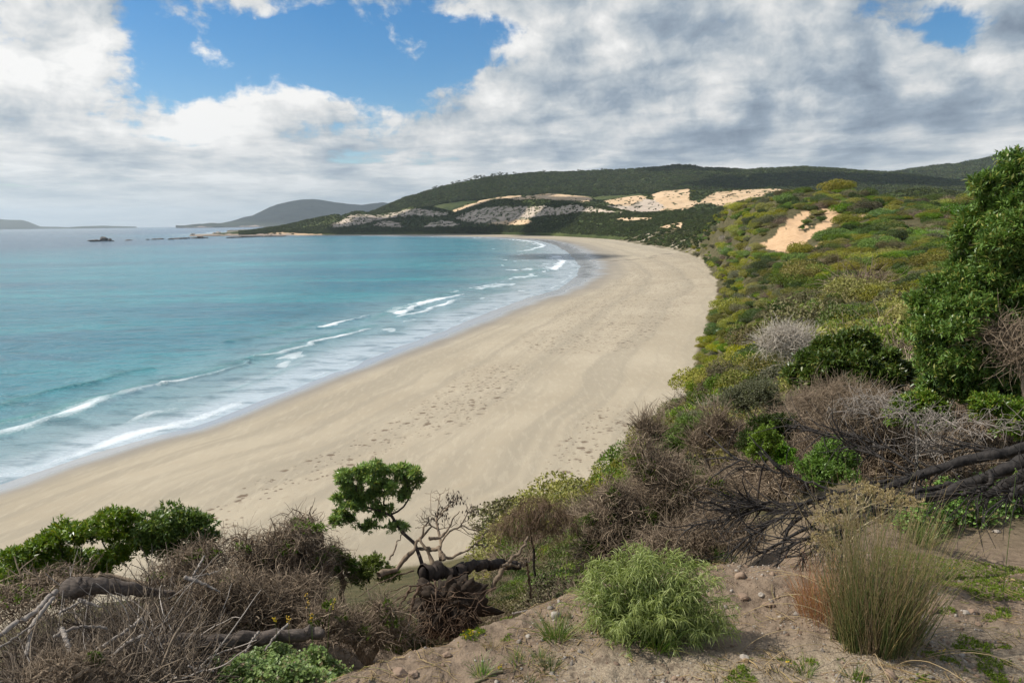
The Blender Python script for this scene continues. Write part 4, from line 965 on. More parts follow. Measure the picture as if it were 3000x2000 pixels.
def sub(bl, rng, k=7, f=.46, d=10):
    out = []
    for b in bl:
        out.append((b[0], b[1], b[2] * .62, b[3] * .62) + tuple(b[4:]))
        for _ in range(k):
            a = rng.uniform(0, 6.28); q = rng.uniform(.55, .80); g = f * rng.uniform(.6, 1.15)
            out.append((b[0] + math.cos(a) * b[2] * q, b[1] + math.sin(a) * b[3] * q - b[3] * .05, b[2] * g, b[3] * g * .85, (b[4] if len(b) > 4 else 0) - abs(rng.normal()) * b[2] * mpp(d) * .45))
    return out
def leafy(name, label, cat, base, d, bl, seed, mleaf, ntip=260, ros=2200, k=9, L=.075, W=.022, bark=None, trunk=None, r0=.003, rmax=.07, pw=.45, group=None, spread=.8, shell=.7, expo=2.4, wig=.14, clump=True):
    r = np.random.default_rng(seed); b = gp(base[0], d) if len(base) < 3 else np.array(base)
    b = b - [0, 0, .06]
    root = thing(name, b, label, cat, group)
    tp, tn = blobpts(bl, d, ntip, r, .35)
    ch = skeleton(b, tp, r, .16, wig, pw, r0, expo, rmax, trunk)
    m = MB(); chains_to(m, ch, 8, 6, r); m.build('branches', bark or M_DARKB, root, True)
    P, N = blobpts(sub(bl, r, d=d) if clump else bl, d, ros, r, shell)
    P += r.normal(size=P.shape) * .03
    m = MB(); rosettes(m, P, N * .8 + [0, 0, .45], k, L, W, r, spread); m.build('foliage', mleaf, root)
    return root
M_LEAFG = leaf_mat('leaf_glossy', (.075, .14, .018), (.20, .32, .04), (.28, .30, .04), rough=.36, spec=.5, trans=.3)
M_LEAFD = leaf_mat('leaf_glossy_dark', (.050, .10, .020), (.145, .23, .045), (.24, .24, .06), rough=.38, spec=.5, trans=.25)
M_LEAFY = leaf_mat('leaf_fresh', (.085, .17, .012), (.19, .30, .02), rough=.45, trans=.35)
M_GRASSG = leaf_mat('blade_green', (.055, .11, .018), (.14, .21, .04), (.34, .29, .12), trans=.3)
M_GRASST = leaf_mat('blade_tan', (.26, .19, .10), (.38, .29, .16), (.16, .17, .05), trans=.2)
M_RUST = leaf_mat('blade_rust', (.26, .11, .035), (.36, .18, .06), (.13, .15, .04), trans=.25)
M_RUSH = leaf_mat('rush_stem', (.055, .110, .018), (.33, .21, .07), trans=.15)
M_WILLOW = leaf_mat('leaf_slender', (.17, .25, .055), (.46, .52, .14), trans=.35, rough=.5)
M_MALLOW = leaf_mat('leaf_mallow', (.11, .21, .035), (.25, .38, .085), (.26, .19, .09), trans=.3)
M_TAN = leaf_mat('dry_seed_head', (.34, .245, .135), (.50, .38, .23), trans=.2, rough=.7)
M_CASU = leaf_mat('dry_needles', (.13, .085, .05), (.235, .165, .105), trans=.15, rough=.8, spec=.1)
M_FLOW = leaf_mat('flower_yellow', (.75, .50, .02), (.85, .62, .03), trans=.2)
M_ROCK = bark_mat('stone_pale', (.24, .205, .17), (.42, .37, .31), 22, .5, (1, 1, 1))
M_ROCKB = bark_mat('stone_brown', (.17, .115, .08), (.33, .235, .165), 26, .6, (1, 1, 1))
M_ROCKD = bark_mat('stone_sea', (.055, .048, .042), (.17, .15, .13), .5, .5, (1, 1, 1))
M_TWIGD = bark_mat('twig_dark', (.050, .037, .027), (.27, .21, .15), 20, .1)
M_LOG = bark_mat('bark_log', (.035, .027, .022), (.20, .16, .13), 42, .9, (.12, 1, 1))
M_ROOT = bark_mat('root_brown', (.05, .032, .022), (.20, .135, .09), 30, .3)
M_EARTH = bark_mat('root_earth', (.030, .022, .016), (.085, .060, .042), 18, 1.0, (1, 1, 1))

# --- glossy boobialla-like shrubs at the left
e = lambda L: [(a * S, b * S, c * S, f * S) + tuple(g) for a, b, c, f, *g in L]
leafy('evergreen_shrub', 'glossy dark green spreading shrub at the far left behind the dark log', 'shrub', (230,), 12.5,
      e([(35, 1308, 42, 34), (95, 1268, 46, 34), (150, 1232, 46, 32), (210, 1222, 44, 30), (268, 1212, 50, 30), (300, 1248, 36, 30, .3), (60, 1345, 54, 34), (130, 1330, 56, 34), (30, 1370, 40, 26), (200, 1325, 46, 26), (200, 1290, 52, 24, .4), (262, 1282, 44, 20)]), 11, M_LEAFG, 300, 2500, 9, .088, .026, r0=.0035, rmax=.05)
leafy('evergreen_shrub', 'flat topped glossy green shrub showing thin bare stems, right of the far left shrub', 'shrub', (500,), 12.5,
      e([(395, 1203, 62, 28), (345, 1222, 40, 24), (450, 1222, 42, 28), (478, 1240, 22, 20), (380, 1240, 58, 18), (430, 1262, 44, 20), (370, 1265, 40, 18)]), 12, M_LEAFG, 220, 1350, 9, .088, .026, r0=.0035, rmax=.045)
# --- uprooted small tree in the middle
def uprooted():
    r = np.random.default_rng(31); d = 8.6; base = pt(985 * S, 1318 * S, d)
    g = gp(1290, d - .5)
    root = thing('uprooted_tree', (g[0], g[1], g[2]), 'uprooted small tree lying on the slope with a leafy green crown and dark root plate', 'tree')
    P5 = lambda L, d0, d1=None: np.array([pt(q[0], q[1], d0 + ((d1 or d0) - d0) * i / (len(L) - 1)) for i, q in enumerate(z5(L))])
    def limb(mb, L, r0, r1, d0, d1=None, seg=16, jit=.012):
        Q = P5(L, d0, d1); t = np.linspace(0, 1, len(Q)); u = np.linspace(0, 1, seg); C = np.stack([np.interp(u, t, Q[:, i]) for i in range(3)], 1)
        C[1:-1] = (C[:-2] + 2 * C[1:-1] + C[2:]) / 4; C[1:-1] += r.normal(size=(seg - 2, 3)) * jit
        R = np.linspace(r0, r1, seg) * (1 + .12 * r.normal(size=seg)); V, F_ = rough_tube(C, R, 12, r, .22, 60); mb.add(V, F_, a=.4); return C
    m = MB(); limb(m, [(760, 850), (880, 850), (1000, 830), (1120, 790), (1290, 780), (1400, 800)], .10, .055, 8.4, 9.2, 24, .02); V_, f_ = ico(2); m.add(V_ * [.05, .05, .085] + pt(1239, 1679, 8.38), None, f_, a=.3); m.build('trunk', M_DARKB, root, True)
    # leafy boughs
    bl = [(1120, 1430, 46, 34), (1038 + 0, 1400, 52, 34), (1092, 1382, 58, 26), (1180, 1385, 44, 34), (1215, 1415, 30, 30), (1020, 1462, 52, 44), (1002, 1520, 38, 28), (1075, 1470, 48, 34), (1120, 1500, 34, 24), (1190, 1450, 30, 20), (1165, 1545, 36, 14), (1075, 1545, 40, 16)]
    tips, tn = blobpts(bl, 9.3, 260, r, .3)
    trunk = [pt(1235, 1660, 8.6), pt(1225, 1600, 8.8), pt(1180, 1560, 9.1)]
    ch = skeleton(pt(1260, 1690, 8.5), tips, r, .12, .16, .30, .0032, 2.3, .045, trunk)
    m = MB(); chains_to(m, ch, 8, 6, r); m.build('branches', M_DARKB, root, True)
    P, N = blobpts(sub(bl, r, 6, .36, 9.3), 9.3, 1750, r, .5); m = MB(); rosettes(m, P, N * .8 + [0, 0, .4], 9, .066, .020, r, .8); m.build('foliage', M_LEAFG, root)
    # low green regrowth
    bl = [(1090, 1660, 45, 35), (1060, 1700, 35, 35), (1140, 1690, 36, 26), (1010, 1650, 30, 30)]
    P, N = blobpts(bl, 9.6, 620, r, .3); m = MB(); rosettes(m, P, N * .6 + [0, 0, .5], 8, .05, .018, r, .9); m.build('foliage', ML['green'], root)
    # bare curved limbs
    m = MB()
    for L, a, b in (([(470, 860), (560, 830), (640, 760), (700, 690), (740, 620), (770, 540), (795, 480)], .035, .008), ([(830, 900), (830, 780), (790, 700), (740, 640), (760, 600), (820, 540)], .03, .009), ([(1220, 950), (1260, 850), (1300, 790), (1380, 720), (1430, 660), (1450, 610)], .034, .014),
                    ([(1270, 800), (1360, 795), (1460, 775)], .022, .012), ([(1440, 790), (1455, 880), (1465, 1010)], .018, .014), ([(800, 620), (880, 600), (930, 560), (950, 510), (1000, 440)], .02, .005), ([(870, 760), (950, 745), (1040, 700), (1110, 655), (1190, 670)], .022, .006),
                    ([(900, 760), (870, 700), (800, 690), (720, 690)], .03, .02), ([(540, 760), (600, 640), (640, 560)], .012, .004), ([(1110, 655), (1150, 600), (1200, 560)], .009, .003)):
        limb(m, L, a, b, 8.5, 8.9)
    m.build('limbs', M_TWIG, root, True)
    # bare twigs with hanging dead pods
    bl = [(1335, 1470, 36, 36), (1380, 1500, 28, 30), (1290, 1510, 30, 30), (1340, 1540, 60, 20), (1400, 1560, 40, 25), (1250, 1530, 36, 50), (1300, 1450, 60, 16)]
    tips, tn = blobpts(bl, 8.9, 480, r, .2); ch = skeleton(pt(1290, 1620, 8.7), tips, r, .1, .16, .35, .0027, 2.6, .02)
    m = MB(); chains_to(m, ch, 7, 4, r); m.build('dead_branches', M_TWIG, root)
    pods, _ = blobpts(bl[:3], 8.9, 110, r, .4); V, Q = leaves(pods, np.array([[0, 0, -1.]]) + r.normal(size=(110, 3)) * .2, .055, .022, r); m = MB(); m.add(V, Q, a=.3); m.build('seed_pods', M_DARKB, root)
    # root plate: a lumpy disc of earth
    v, f = ico(4); n = fbm(v[:, 0] * 2.2, v[:, 1] * 2.2, v[:, 2] * 2.2 + 4, 5, .62); v2 = v * (1 + .6 * n)[:, None] * np.array([.38, .22, .34]); c = pt(1318, 1785, 8.15)
    m = MB(); m.add(v2 + c, None, f, a=.2); m.build('root_plate', M_EARTH, root)
    m = MB()
    for L, a, b in (([(740, 930), (700, 1010), (660, 1180), (645, 1240)], .028, .014), ([(680, 930), (620, 1040), (590, 1160), (580, 1270)], .018, .008), ([(840, 900), (845, 1000), (842, 1110)], .018, .006), ([(820, 920), (740, 925), (640, 930), (520, 990)], .016, .004), ([(1220, 950), (1130, 980), (1000, 970), (940, 930)], .012, .004),
                    ([(700, 830), (600, 860), (480, 910), (380, 970), (330, 1010)], .012, .003), ([(870, 970), (920, 900), (1000, 860), (1060, 840)], .008, .003), ([(760, 950), (720, 1000), (640, 1100), (560, 1180)], .008, .003), ([(1240, 940), (1160, 1000), (1090, 1100), (1060, 1110)], .012, .005), ([(700, 960), (560, 1040), (420, 1100), (300, 1130)], .01, .003)):
        m = MB(); limb(m, L, a * .8, b * .8, 7.95, 7.7, jit=.008); m.build('root', M_ROOT, root, True)
    m = MB()
    kk = 230; P = c + r.normal(size=(kk, 3)) * [.25, .05, .17] + [0, -.2, 0]; C = walk(P, r.normal(size=(kk, 3)) * [.8, .4, .4] + [0, -.2, -.5], r.uniform(.1, .4, kk), 6, r, .7, -.4)
    V, Q = tubes(C, np.linspace(.005, .0015, 7)[None].repeat(kk, 0), 3, r); m.add(V, Q, a=.7)
    m.build('root_fibres', M_ROOT, root, True)
uprooted()
# --- brown drooping tree
def drooping():
    r = np.random.default_rng(41); d = 11.5
    bl = e([(1228, 1165, 40, 24), (1195, 1200, 46, 34), (1262, 1185, 40, 34), (1300, 1205, 30, 26), (1150, 1222, 28, 20), (1235, 1225, 60, 26)])
    b = gp(1570, d); root = thing('drooping_tree', b, 'small brown tree with weeping dry needle foliage right of the uprooted tree', 'tree')
    tips, _ = blobpts(bl, d, 240, r, .4); ch = skeleton(b, tips, r, .14, .1, .35, .003, 2.4, .05); m = MB(); chains_to(m, ch, 8, 6, r); m.build('branches', M_DARKB, root, True)
    P, N = blobpts(bl, d, 3600, r, .45); C = walk(P, N * .5 + r.normal(size=P.shape) * .3 + [0, 0, .1], r.uniform(.10, .26, len(P)), 5, r, .25, -3.2)
    V, Q = tubes(C, np.full((len(P), 6), .0022), 2, r); m = MB(); m.add(V, Q, a=np.repeat(r.uniform(0, 1, len(P)), 12)); m.build('foliage', M_CASU, root)
drooping()
# --- dead, tangled shrubs
def tangle(name, label, d, bl, seed, n=2600, L=.35, rad=.0032, mat_=None, green=0, mgreen=None, cat='shrub', curl=1.1, fine=True, grav=0.0, upb=.25, gl=.035, base=None):
    r = np.random.default_rng(seed); c = bl[0]; b = gp(c[0], d) if base is None else base
    root = thing(name, b, label, cat)
    tips, tn = blobpts(bl, d, 520, r, .5); ch = skeleton(b - [0, 0, .05], tips, r, .16, .22, .25, .006, 2.4, .045)
    m = MB(); chains_to(m, ch, 9, 5, r); m.build('branches', mat_ or M_TWIG, root, True)
    n = int(n * .8); L = L * .8; P, N = blobpts(bl, d, n, r, .35, up=False); P += r.normal(size=P.shape) * .04
    C = walk(P, N * .9 + r.normal(size=P.shape) * .7 + [0, 0, upb], L * r.uniform(.4, 1.2, n), 7, r, curl, grav)
    V, Q = tubes(C, np.linspace(rad, rad * .45, 8)[None] * r.lognormal(0, .5, (n, 1)), 3, r); m = MB(); m.add(V, Q, a=np.repeat(r.uniform(0, 1, n), 24)); m.build('twigs', mat_ or M_TWIG, root)
    if green:
        green = int(green * 2.2)
        gb = [(q[0] + r.normal() * q[2] * .4, q[1] + r.normal() * q[3] * .4, q[2] * .45, q[3] * .45) for q in bl for _ in range(2)]
        P, N = blobpts(gb, d - .1, green, r, .2); m = MB(); rosettes(m, P, N * .5 + [0, 0, .6], 7, gl, gl * .36, r, 1.0); m.build('foliage', mgreen or ML['green'], root)
    return root
tangle('dead_shrub', 'grey brown tangled dead shrub with green shoots left of the uprooted tree', 8.8, e([(690, 1235, 50, 42), (640, 1275, 62, 45), (590, 1290, 60, 50), (720, 1290, 50, 50), (560, 1250, 26, 26), (660, 1330, 80, 50), (560, 1345, 60, 40)]), 51, 6500, .34, green=240, mat_=M_TWIG)
tangle('dead_shrub', 'curling dead shrub hanging over the dark hollow beside the long log', 7.4, e([(560, 1385, 80, 45), (480, 1370, 60, 36), (640, 1390, 70, 45), (700, 1380, 45, 50)]), 52, 5000, .34, .003)
tangle('thorny_shrub', 'low thorny brown shrub between the log and the far left evergreen', 8.3, e([(470, 1285, 50, 30), (430, 1310, 40, 26), (90, 1370, 110, 24), (380, 1330, 50, 20)]), 53, 3600, .30, green=60)
tangle('green_shrub', 'small green shrub tangled with twigs just left of the uprooted tree crown', 9.6, e([(765, 1275, 26, 30), (740, 1300, 30, 40), (790, 1310, 26, 30), (690, 1210, 26, 16)]), 54, 1500, .25, green=420, gl=.045)
# bushy thicket at the right, seen against the sand
tangle('dead_shrub', 'tall grey brown dead shrub against the beach, lowest on its left side', 11.5, e([(1385, 1200, 45, 45), (1410, 1140, 36, 36), (1370, 1265, 50, 40), (1440, 1190, 60, 60), (1430, 1250, 70, 40)]), 55, 7500, .36, .0035, green=330, gl=.05)
tangle('dead_shrub', 'broad brown twiggy shrub with green patches between the beach and the burnt limbs', 12, e([(1510, 1085, 60, 60), (1560, 1130, 80, 60), (1500, 1170, 80, 60), (1590, 1200, 80, 60), (1470, 1040, 34, 40), (1650, 1130, 50, 50)]), 56, 9500, .38, .0038, green=420, gl=.05)
tangle('dead_shrub', 'brown brushwood shrub standing behind the green feathery bush', 9.5, e([(1640, 1210, 50, 40), (1570, 1245, 60, 34), (1500, 1260, 50, 26), (1700, 1225, 50, 30)]), 57, 5200, .34, .003)
tangle('wispy_shrub', 'upright wispy bare shrub sticking up against the sand', 15, e([(1483, 985, 22, 26), (1505, 1000, 22, 22)]), 58, 700, .6, .004, curl=.35, upb=1.2)
tangle('wispy_shrub', 'upright brown brushy shrub on the slope below the yellow green bank', 16, e([(1645, 985, 24, 40), (1690, 1010, 24, 30), (1610, 1020, 26, 26)]), 59, 1700, .6, .0045, curl=.35, upb=1.4)
# greener shrubs on the slope behind them
for i, (lb, X, d, bl, m_, n_, L_) in enumerate([
    ('leafy mid green shrub with small leaves behind the brown twiggy thicket', 1600, 17, [(1560, 1000, 46, 40), (1600, 985, 40, 34), (1530, 1020, 36, 26)], 'green', 1500, .06),
    ('silvery grey rounded shrub on the slope beside the sand', 1585, 24, [(1583, 962, 26, 14)], 'grey', 500, .05),
    ('grey green shrub with dark interior on the slope right of the yellow bank', 1740, 19, [(1720, 905, 60, 34), (1690, 930, 40, 30), (1760, 930, 40, 30)], 'grey', 1800, .06),
    ('deep green shrub low on the slope above the burnt branches', 1770, 14.5, [(1760, 1000, 50, 36), (1800, 985, 40, 30), (1720, 1020, 36, 26)], 'deep', 1600, .055),
    ('bright leafy green shrub behind the long burnt branches', 1800, 12.2, [(1765, 1022, 34, 26), (1800, 1050, 30, 26)], 'lime', 900, .05)]):
    leafy('leafy_shrub', lb, 'shrub', (X * S,), d, e(bl), 60 + i, ML[m_], 120, n_, 8, L_, L_ * .34)
for i in range(2):
    leafy('leafy_shrub', ('vivid yellow green leafy shrub above the burnt limbs, the larger one', 'vivid yellow green sprig cluster left of the larger vivid shrub')[i], 'shrub', ((1900, 1780)[i] * S,), 11.2 + i * .4,
          e([[(1900, 1050, 46, 34), (1870, 1080, 36, 28), (1940, 1075, 34, 34), (1900, 1095, 50, 22)], [(1760, 1010, 34, 26), (1740, 1040, 26, 20)]][i]), 70 + i, M_LEAFY, 120, (1900, 800)[i], 8, .045, .02)
# --- the glossy bush and the big tree on the right
leafy('glossy_bush', 'dense glossy green bush in front of the large tree, its underside bare and dark', 'bush', (1985 * S,), 14.5,
      e([(1958, 790, 44, 26), (1915, 815, 46, 30), (1880, 840, 44, 30), (1850, 868, 40, 26), (1985, 815, 44, 34), (2030, 840, 44, 36), (2065, 870, 30, 32), (1945, 850, 60, 40, -.3), (2000, 870, 60, 36, -.3), (1900, 880, 50, 30, -.2)]), 80, M_LEAFD, 280, 5600, 9, .105, .032, rmax=.07)
TREE = e([(2345, 402, 44, 44), (2300, 455, 56, 44), (2360, 470, 60, 60, -.3), (2262, 505, 44, 40), (2320, 530, 60, 50, -.5), (2240, 565, 46, 46), (2290, 600, 60, 50, -.4), (2380, 560, 70, 70, -.4), (2225, 615, 40, 40), (2250, 665, 60, 40, -.5), (2180, 668, 50, 34, -.2), (2140, 695, 40, 30, -.2), (2112, 735, 34, 34),
          (2170, 730, 56, 44, -.5), (2230, 740, 60, 50, -.7), (2300, 700, 60, 60, -.4), (2370, 700, 60, 70), (2140, 790, 46, 36, -.3), (2200, 800, 56, 44, -.7), (2160, 845, 46, 30, -.5), (2250, 840, 60, 40, -.6), (2320, 810, 60, 60, -.2), (2400, 820, 60, 80), (2330, 900, 60, 50, -.3), (2240, 900, 60, 40, -.4), (2150, 900, 40, 30, -.2), (2380, 960, 60, 50), (2440, 620, 70, 200), (2440, 900, 70, 100)])
leafy('large_evergreen_tree', 'large dense dark green tree filling the right edge of the view', 'tree', (2330 * S,), 13.5, TREE, 81, M_LEAFD, 620, 19000, 9, .102, .029, rmax=.14, r0=.004, shell=.62)
leafy('leafy_shrub', 'shaded green shrub low beneath the large tree above the burnt limbs', 'shrub', (2130 * S,), 12.2, e([(2100, 930, 40, 34), (2140, 960, 44, 30), (2290, 950, 60, 34), (2350, 985, 50, 34), (2070, 960, 30, 20)]), 82, M_LEAFD, 150, 2200, 8, .07, .022)
def skel_thing(name, label, cat, basept, d, bl, seed, mat_, n=150, r0=.004, rmax=.03, pw=.2, wig=.25, nm='branches', extra=0, L=.4):
    r = np.random.default_rng(seed); root = thing(name, basept, label, cat); tips, tn = blobpts(bl, d, n, r, .3)
    ch = skeleton(np.array(basept), tips, r, .12, wig, pw, r0, 2.5, rmax); m = MB(); chains_to(m, ch, 9, 5, r); m.build(nm, mat_, root, True)
    if extra:
        C = walk(tips[r.integers(0, n, extra)], r.normal(size=(extra, 3)) + [0, 0, .3], L * r.uniform(.4, 1.1, extra), 7, r, .9); V, Q = tubes(C, np.linspace(r0, r0 * .4, 8)[None].repeat(extra, 0), 3, r); m = MB(); m.add(V, Q, a=.6); m.build('twigs', mat_, root)
    return root
skel_thing('dead_bush', 'grey leafless branching bush in front of the large tree above the burnt limbs', 'bush', gp(2120 * S, 11.6), 11.4, e([(2010, 930, 60, 36), (2080, 960, 70, 40), (2180, 985, 80, 40), (2280, 985, 60, 36), (1950, 950, 40, 30), (2130, 1030, 110, 20)]), 90, M_DRIFT, 330, .0035, .03, extra=450)
skel_thing('dead_bush', 'dark brown leafless twigs under the glossy bush', 'bush', gp(1960 * S, 13), 13, e([(1900, 920, 70, 34), (1980, 920, 60, 30), (1840, 935, 40, 30), (1960, 960, 90, 24)]), 91, M_TWIG, 260, .0035, .03, extra=2200, L=.45)
skel_thing('dead_bush', 'pale silvery dead branches standing out on the hillside left of the glossy bush', 'bush', gp(1815 * S, 30), 30, e([(1800, 775, 40, 20), (1840, 785, 36, 18), (1770, 795, 30, 14), (1815, 800, 50, 12)]), 92, M_TWIGP, 260, .011, .07, extra=1500, L=.9)
skel_thing('dead_bush', 'brown dead twigs hanging inside the right side of the large tree', 'bush', gp(2340 * S, 12.4), 12.4, e([(2310, 780, 40, 40), (2330, 830, 40, 40)]), 93, M_TWIG, 90, .005, .03, extra=600, L=.5)
t_ = skel_thing('bare_tree', 'tiny bare tree at the foot of the sandy blowout', 'tree', gp(2325, 268), 268, [(2322, 712, 9, 7), (2328, 718, 8, 5), (2318, 719, 6, 5)], 94, M_TWIG, 60, .03, .12, .5, .1, 'branches')
tangle('dead_shrub', 'low mat of thin dead twigs in the dark hollow left of the root plate', 6.9, e([(850, 1450, 70, 22), (915, 1455, 40, 18), (780, 1440, 60, 20), (740, 1420, 40, 30), (880, 1400, 26, 26)]), 96, 2600, .32, .0025, upb=0, green=60)
# --- burnt limbs
def limb_thing(name, label, cat, lines, mat_, seed, group=None, twig=0, conv=z6, jit=.010, parts='branch', tl=.6):
    """lines: (points, radius0, radius1, range0, range1); the first is the trunk"""
    r = np.random.default_rng(seed); allC = []
    for L, a, b, d0, d1 in lines:
        q = np.array(conv(L)); seg = 26; t = np.linspace(0, 1, len(q)); u = np.linspace(0, 1, seg)
        qq = np.stack([np.interp(u, t, q[:, 0]), np.interp(u, t, q[:, 1])], 1)
        for _ in range(2): qq[1:-1] = (qq[:-2] + 2 * qq[1:-1] + qq[2:]) / 4
        C = pt(qq[:, 0], qq[:, 1], np.linspace(d0, d1, seg)); C[1:-1] += np.cumsum(r.normal(size=(seg - 2, 3)) * jit * .4, 0) * 0 + r.normal(size=(seg - 2, 3)) * jit
        allC.append((C, np.linspace(a, b, seg) * (1 + .05 * fbm(u * 9, np.full(seg, a * 991), 3, 3))))
    g = allC[0][0][0]; root = thing(name, g, label, cat, group)
    for i, (C, R) in enumerate(allC):
        R = R * (.78 if name == 'burnt_tree' else 1); V, Q = rough_tube(C, R, 16, r, .2, 90) if R.max() > .03 else tubes(C[None], R[None], 7, r); m = MB(); m.add(V, Q, a=.4)
        V, f = ico(1)
        for e_, rr_ in ((0, R[0]), (-1, R[-1])): m.add(V * rr_ * .98 + C[e_], None, f, a=.4)
        m.build('trunk' if i == 0 else parts, mat_, root, True)
    if twig:
        idx = r.integers(0, len(allC), twig); P = np.array([allC[i][0][r.integers(6, 25)] for i in idx]); D = np.array([allC[i][0][20] - allC[i][0][8] for i in idx]); D /= np.linalg.norm(D, axis=1)[:, None]
        C = walk(P, D + r.normal(size=P.shape) * .35, tl * r.uniform(.3, 1.2, twig), 7, r, .5, -.15); V, Q = tubes(C, np.linspace(.007, .002, 8)[None] * r.lognormal(0, .4, (twig, 1)), 4, r); m = MB(); m.add(V, Q, a=.5); m.build('twigs', mat_, root)
    return root
limb_thing('burnt_tree', 'fallen burnt black tree with long bare limbs fanning over the slope', 'tree', [
    ([(2420, 345), (2265, 378), (2100, 402), (1900, 450), (1700, 520), (1560, 580), (1440, 620), (1290, 700), (1180, 760), (1050, 840), (860, 930)], .085, .010, 9.2, 7.3),
    ([(2420, 390), (2265, 432), (2130, 490), (2000, 545), (1850, 600), (1700, 640), (1500, 700), (1350, 760), (1200, 800), (1050, 890)], .10, .010, 8.9, 7.3),
    ([(1700, 520), (1520, 560), (1300, 600), (1180, 640), (1050, 700), (960, 760), (860, 820), (770, 900)], .035, .008, 8.6, 7.5), ([(1290, 640), (1100, 660), (900, 690), (720, 745), (570, 765)], .020, .006, 8.3, 8.0),
    ([(1300, 590), (1160, 540), (1000, 490), (850, 440), (720, 412)], .022, .005, 8.5, 8.6), ([(1740, 505), (1640, 400), (1520, 350), (1400, 310), (1250, 290), (1080, 240)], .02, .005, 8.8, 9.4), ([(1700, 500), (1560, 430), (1430, 380), (1330, 330), (1180, 280), (1050, 260)], .018, .005, 8.8, 9.4),
    ([(2420, 440), (2265, 500), (2180, 560), (2080, 610)], .09, .05, 8.7, 8.1), ([(2090, 490), (2100, 550), (2010, 600), (1890, 610)], .035, .02, 8.4, 8.0), ([(1900, 455), (1800, 500), (1650, 540), (1450, 550)], .045, .015, 8.8, 8.4), ([(2000, 545), (1850, 560), (1700, 600), (1560, 650), (1420, 740)], .045, .012, 8.6, 7.7),
    ([(1700, 640), (1560, 680), (1400, 700), (1250, 700), (1050, 730), (840, 780)], .024, .006, 8.2, 7.7), ([(1300, 700), (1100, 700), (900, 660), (740, 700)], .016, .005, 8.2, 8.0), ([(2265, 350), (2150, 385), (1960, 365), (1840, 395)], .03, .01, 9.0, 9.0), ([(1500, 700), (1300, 800), (1150, 830), (1000, 900)], .018, .006, 7.8, 7.3),
    ([(1190, 640), (1000, 650), (860, 640), (740, 620)], .012, .004, 8.4, 8.2), ([(1560, 640), (1400, 760), (1280, 860), (1120, 920)], .03, .010, 7.9, 7.3), ([(2420, 470), (2300, 560), (2200, 610)], .07, .04, 8.5, 7.9)], M_BURNT, 95, twig=700)
# --- logs and weathered branches at the left
limb_thing('log', 'thick dark weathered log lying on the dead brush, pointed at its right end', 'log', [([(470, 945), (520, 930), (700, 935), (900, 958), (1050, 985), (1215, 975)], .105, .022, 7.6, 7.5)], M_LOG, 101, conv=z4, jit=.006)
limb_thing('log', 'long dark rotten log half buried at the edge of the bare soil', 'log', [([(1050, 1310), (1200, 1300), (1500, 1290), (1860, 1255), (2100, 1245)], .065, .05, 6.05, 6.2), ([(680, 1385), (900, 1340), (1100, 1345), (1400, 1330)], .03, .02, 5.9, 6.0)], M_LOG, 102, conv=z4, jit=.012)
br = [('forked pale grey branch leaning up from the brush pile at the far left', [([(-40, 1290), (100, 1175), (230, 1105), (300, 1030), (365, 968)], .018, .022, 5.9, 6.3), ([(350, 1010), (270, 1110), (210, 1180), (185, 1290), (175, 1380)], .015, .014, 6.2, 5.7), ([(-40, 1360), (110, 1260), (230, 1180)], .009, .006, 5.8, 5.9)]),
      ('short pale stub of branch standing in the brush near the left corner', [([(408, 1212), (440, 1310), (482, 1398)], .018, .012, 5.8, 5.5)]), ('pale split branch lying on the thorny shrub right of the thick log', [([(1220, 875), (1330, 915), (1440, 968)], .022, .008, 7.2, 7.1), ([(1340, 735), (1300, 810), (1262, 875)], .009, .012, 7.4, 7.2), ([(1262, 875), (1380, 850), (1440, 830)], .01, .004, 7.2, 7.2)]),
      ('bent brown branch reaching from the dead shrub to the soil', [([(930, 1145), (850, 1210), (720, 1300), (640, 1345)], .015, .012, 6.4, 5.8), ([(970, 1100), (950, 1190), (920, 1225)], .006, .004, 6.4, 6.3)]), ('thick curved branch lying just left of the bare soil', [([(935, 1262), (840, 1305), (760, 1370), (730, 1410)], .02, .012, 5.9, 5.5)]),
      ('thin grey stick leaning against the long rotten log', [([(1700, 1232), (1650, 1290), (1612, 1365)], .010, .006, 6.0, 5.7)]), ('grey forked stick beside the mallow patch', [([(1890, 1180), (1800, 1270), (1740, 1352)], .012, .007, 6.3, 5.8)]), ('pale flat stick half hidden behind the brush under the thick log', [([(520, 1020), (590, 1045), (660, 1068)], .016, .010, 7.2, 7.1), ([(390, 1110), (460, 1070), (530, 1035)], .009, .007, 6.8, 7.1)]),
      ('dark twisted branch across the middle of the brush pile', [([(360, 1260), (420, 1230), (520, 1200), (620, 1195), (700, 1215)], .014, .010, 6.2, 6.2)]), ('slim pale stick lying on the bare soil left of the mallow patch', [([(1095, 1380), (1050, 1460), (965, 1568)], .008, .006, 5.6, 5.1)]), ('splintered grey stick on the soil beside the mallow patch', [([(1240, 1455), (1310, 1480), (1400, 1488)], .010, .006, 5.35, 5.3)])]
for i, (lb, ln) in enumerate(br): limb_thing('dead_branch', lb, 'branch', ln, M_DRIFT, 110 + i, conv=z4, jit=.004, group='weathered branches on the brush pile')
limb_thing('driftwood', 'smooth grey driftwood piece at the bottom edge of the dirt', 'driftwood', [([(1520, 1575), (1600, 1530), (1680, 1512), (1745, 1522)], .014, .009, 4.95, 5.0)], M_DRIFT, 130, conv=z5, jit=.003)
limb_thing('driftwood', 'flat splintered board of grey wood on the dirt mound', 'driftwood', [([(945, 1438), (1040, 1390), (1150, 1345)], .010, .016, 5.4, 5.7)], M_DRIFT, 131, conv=z5, jit=.003)
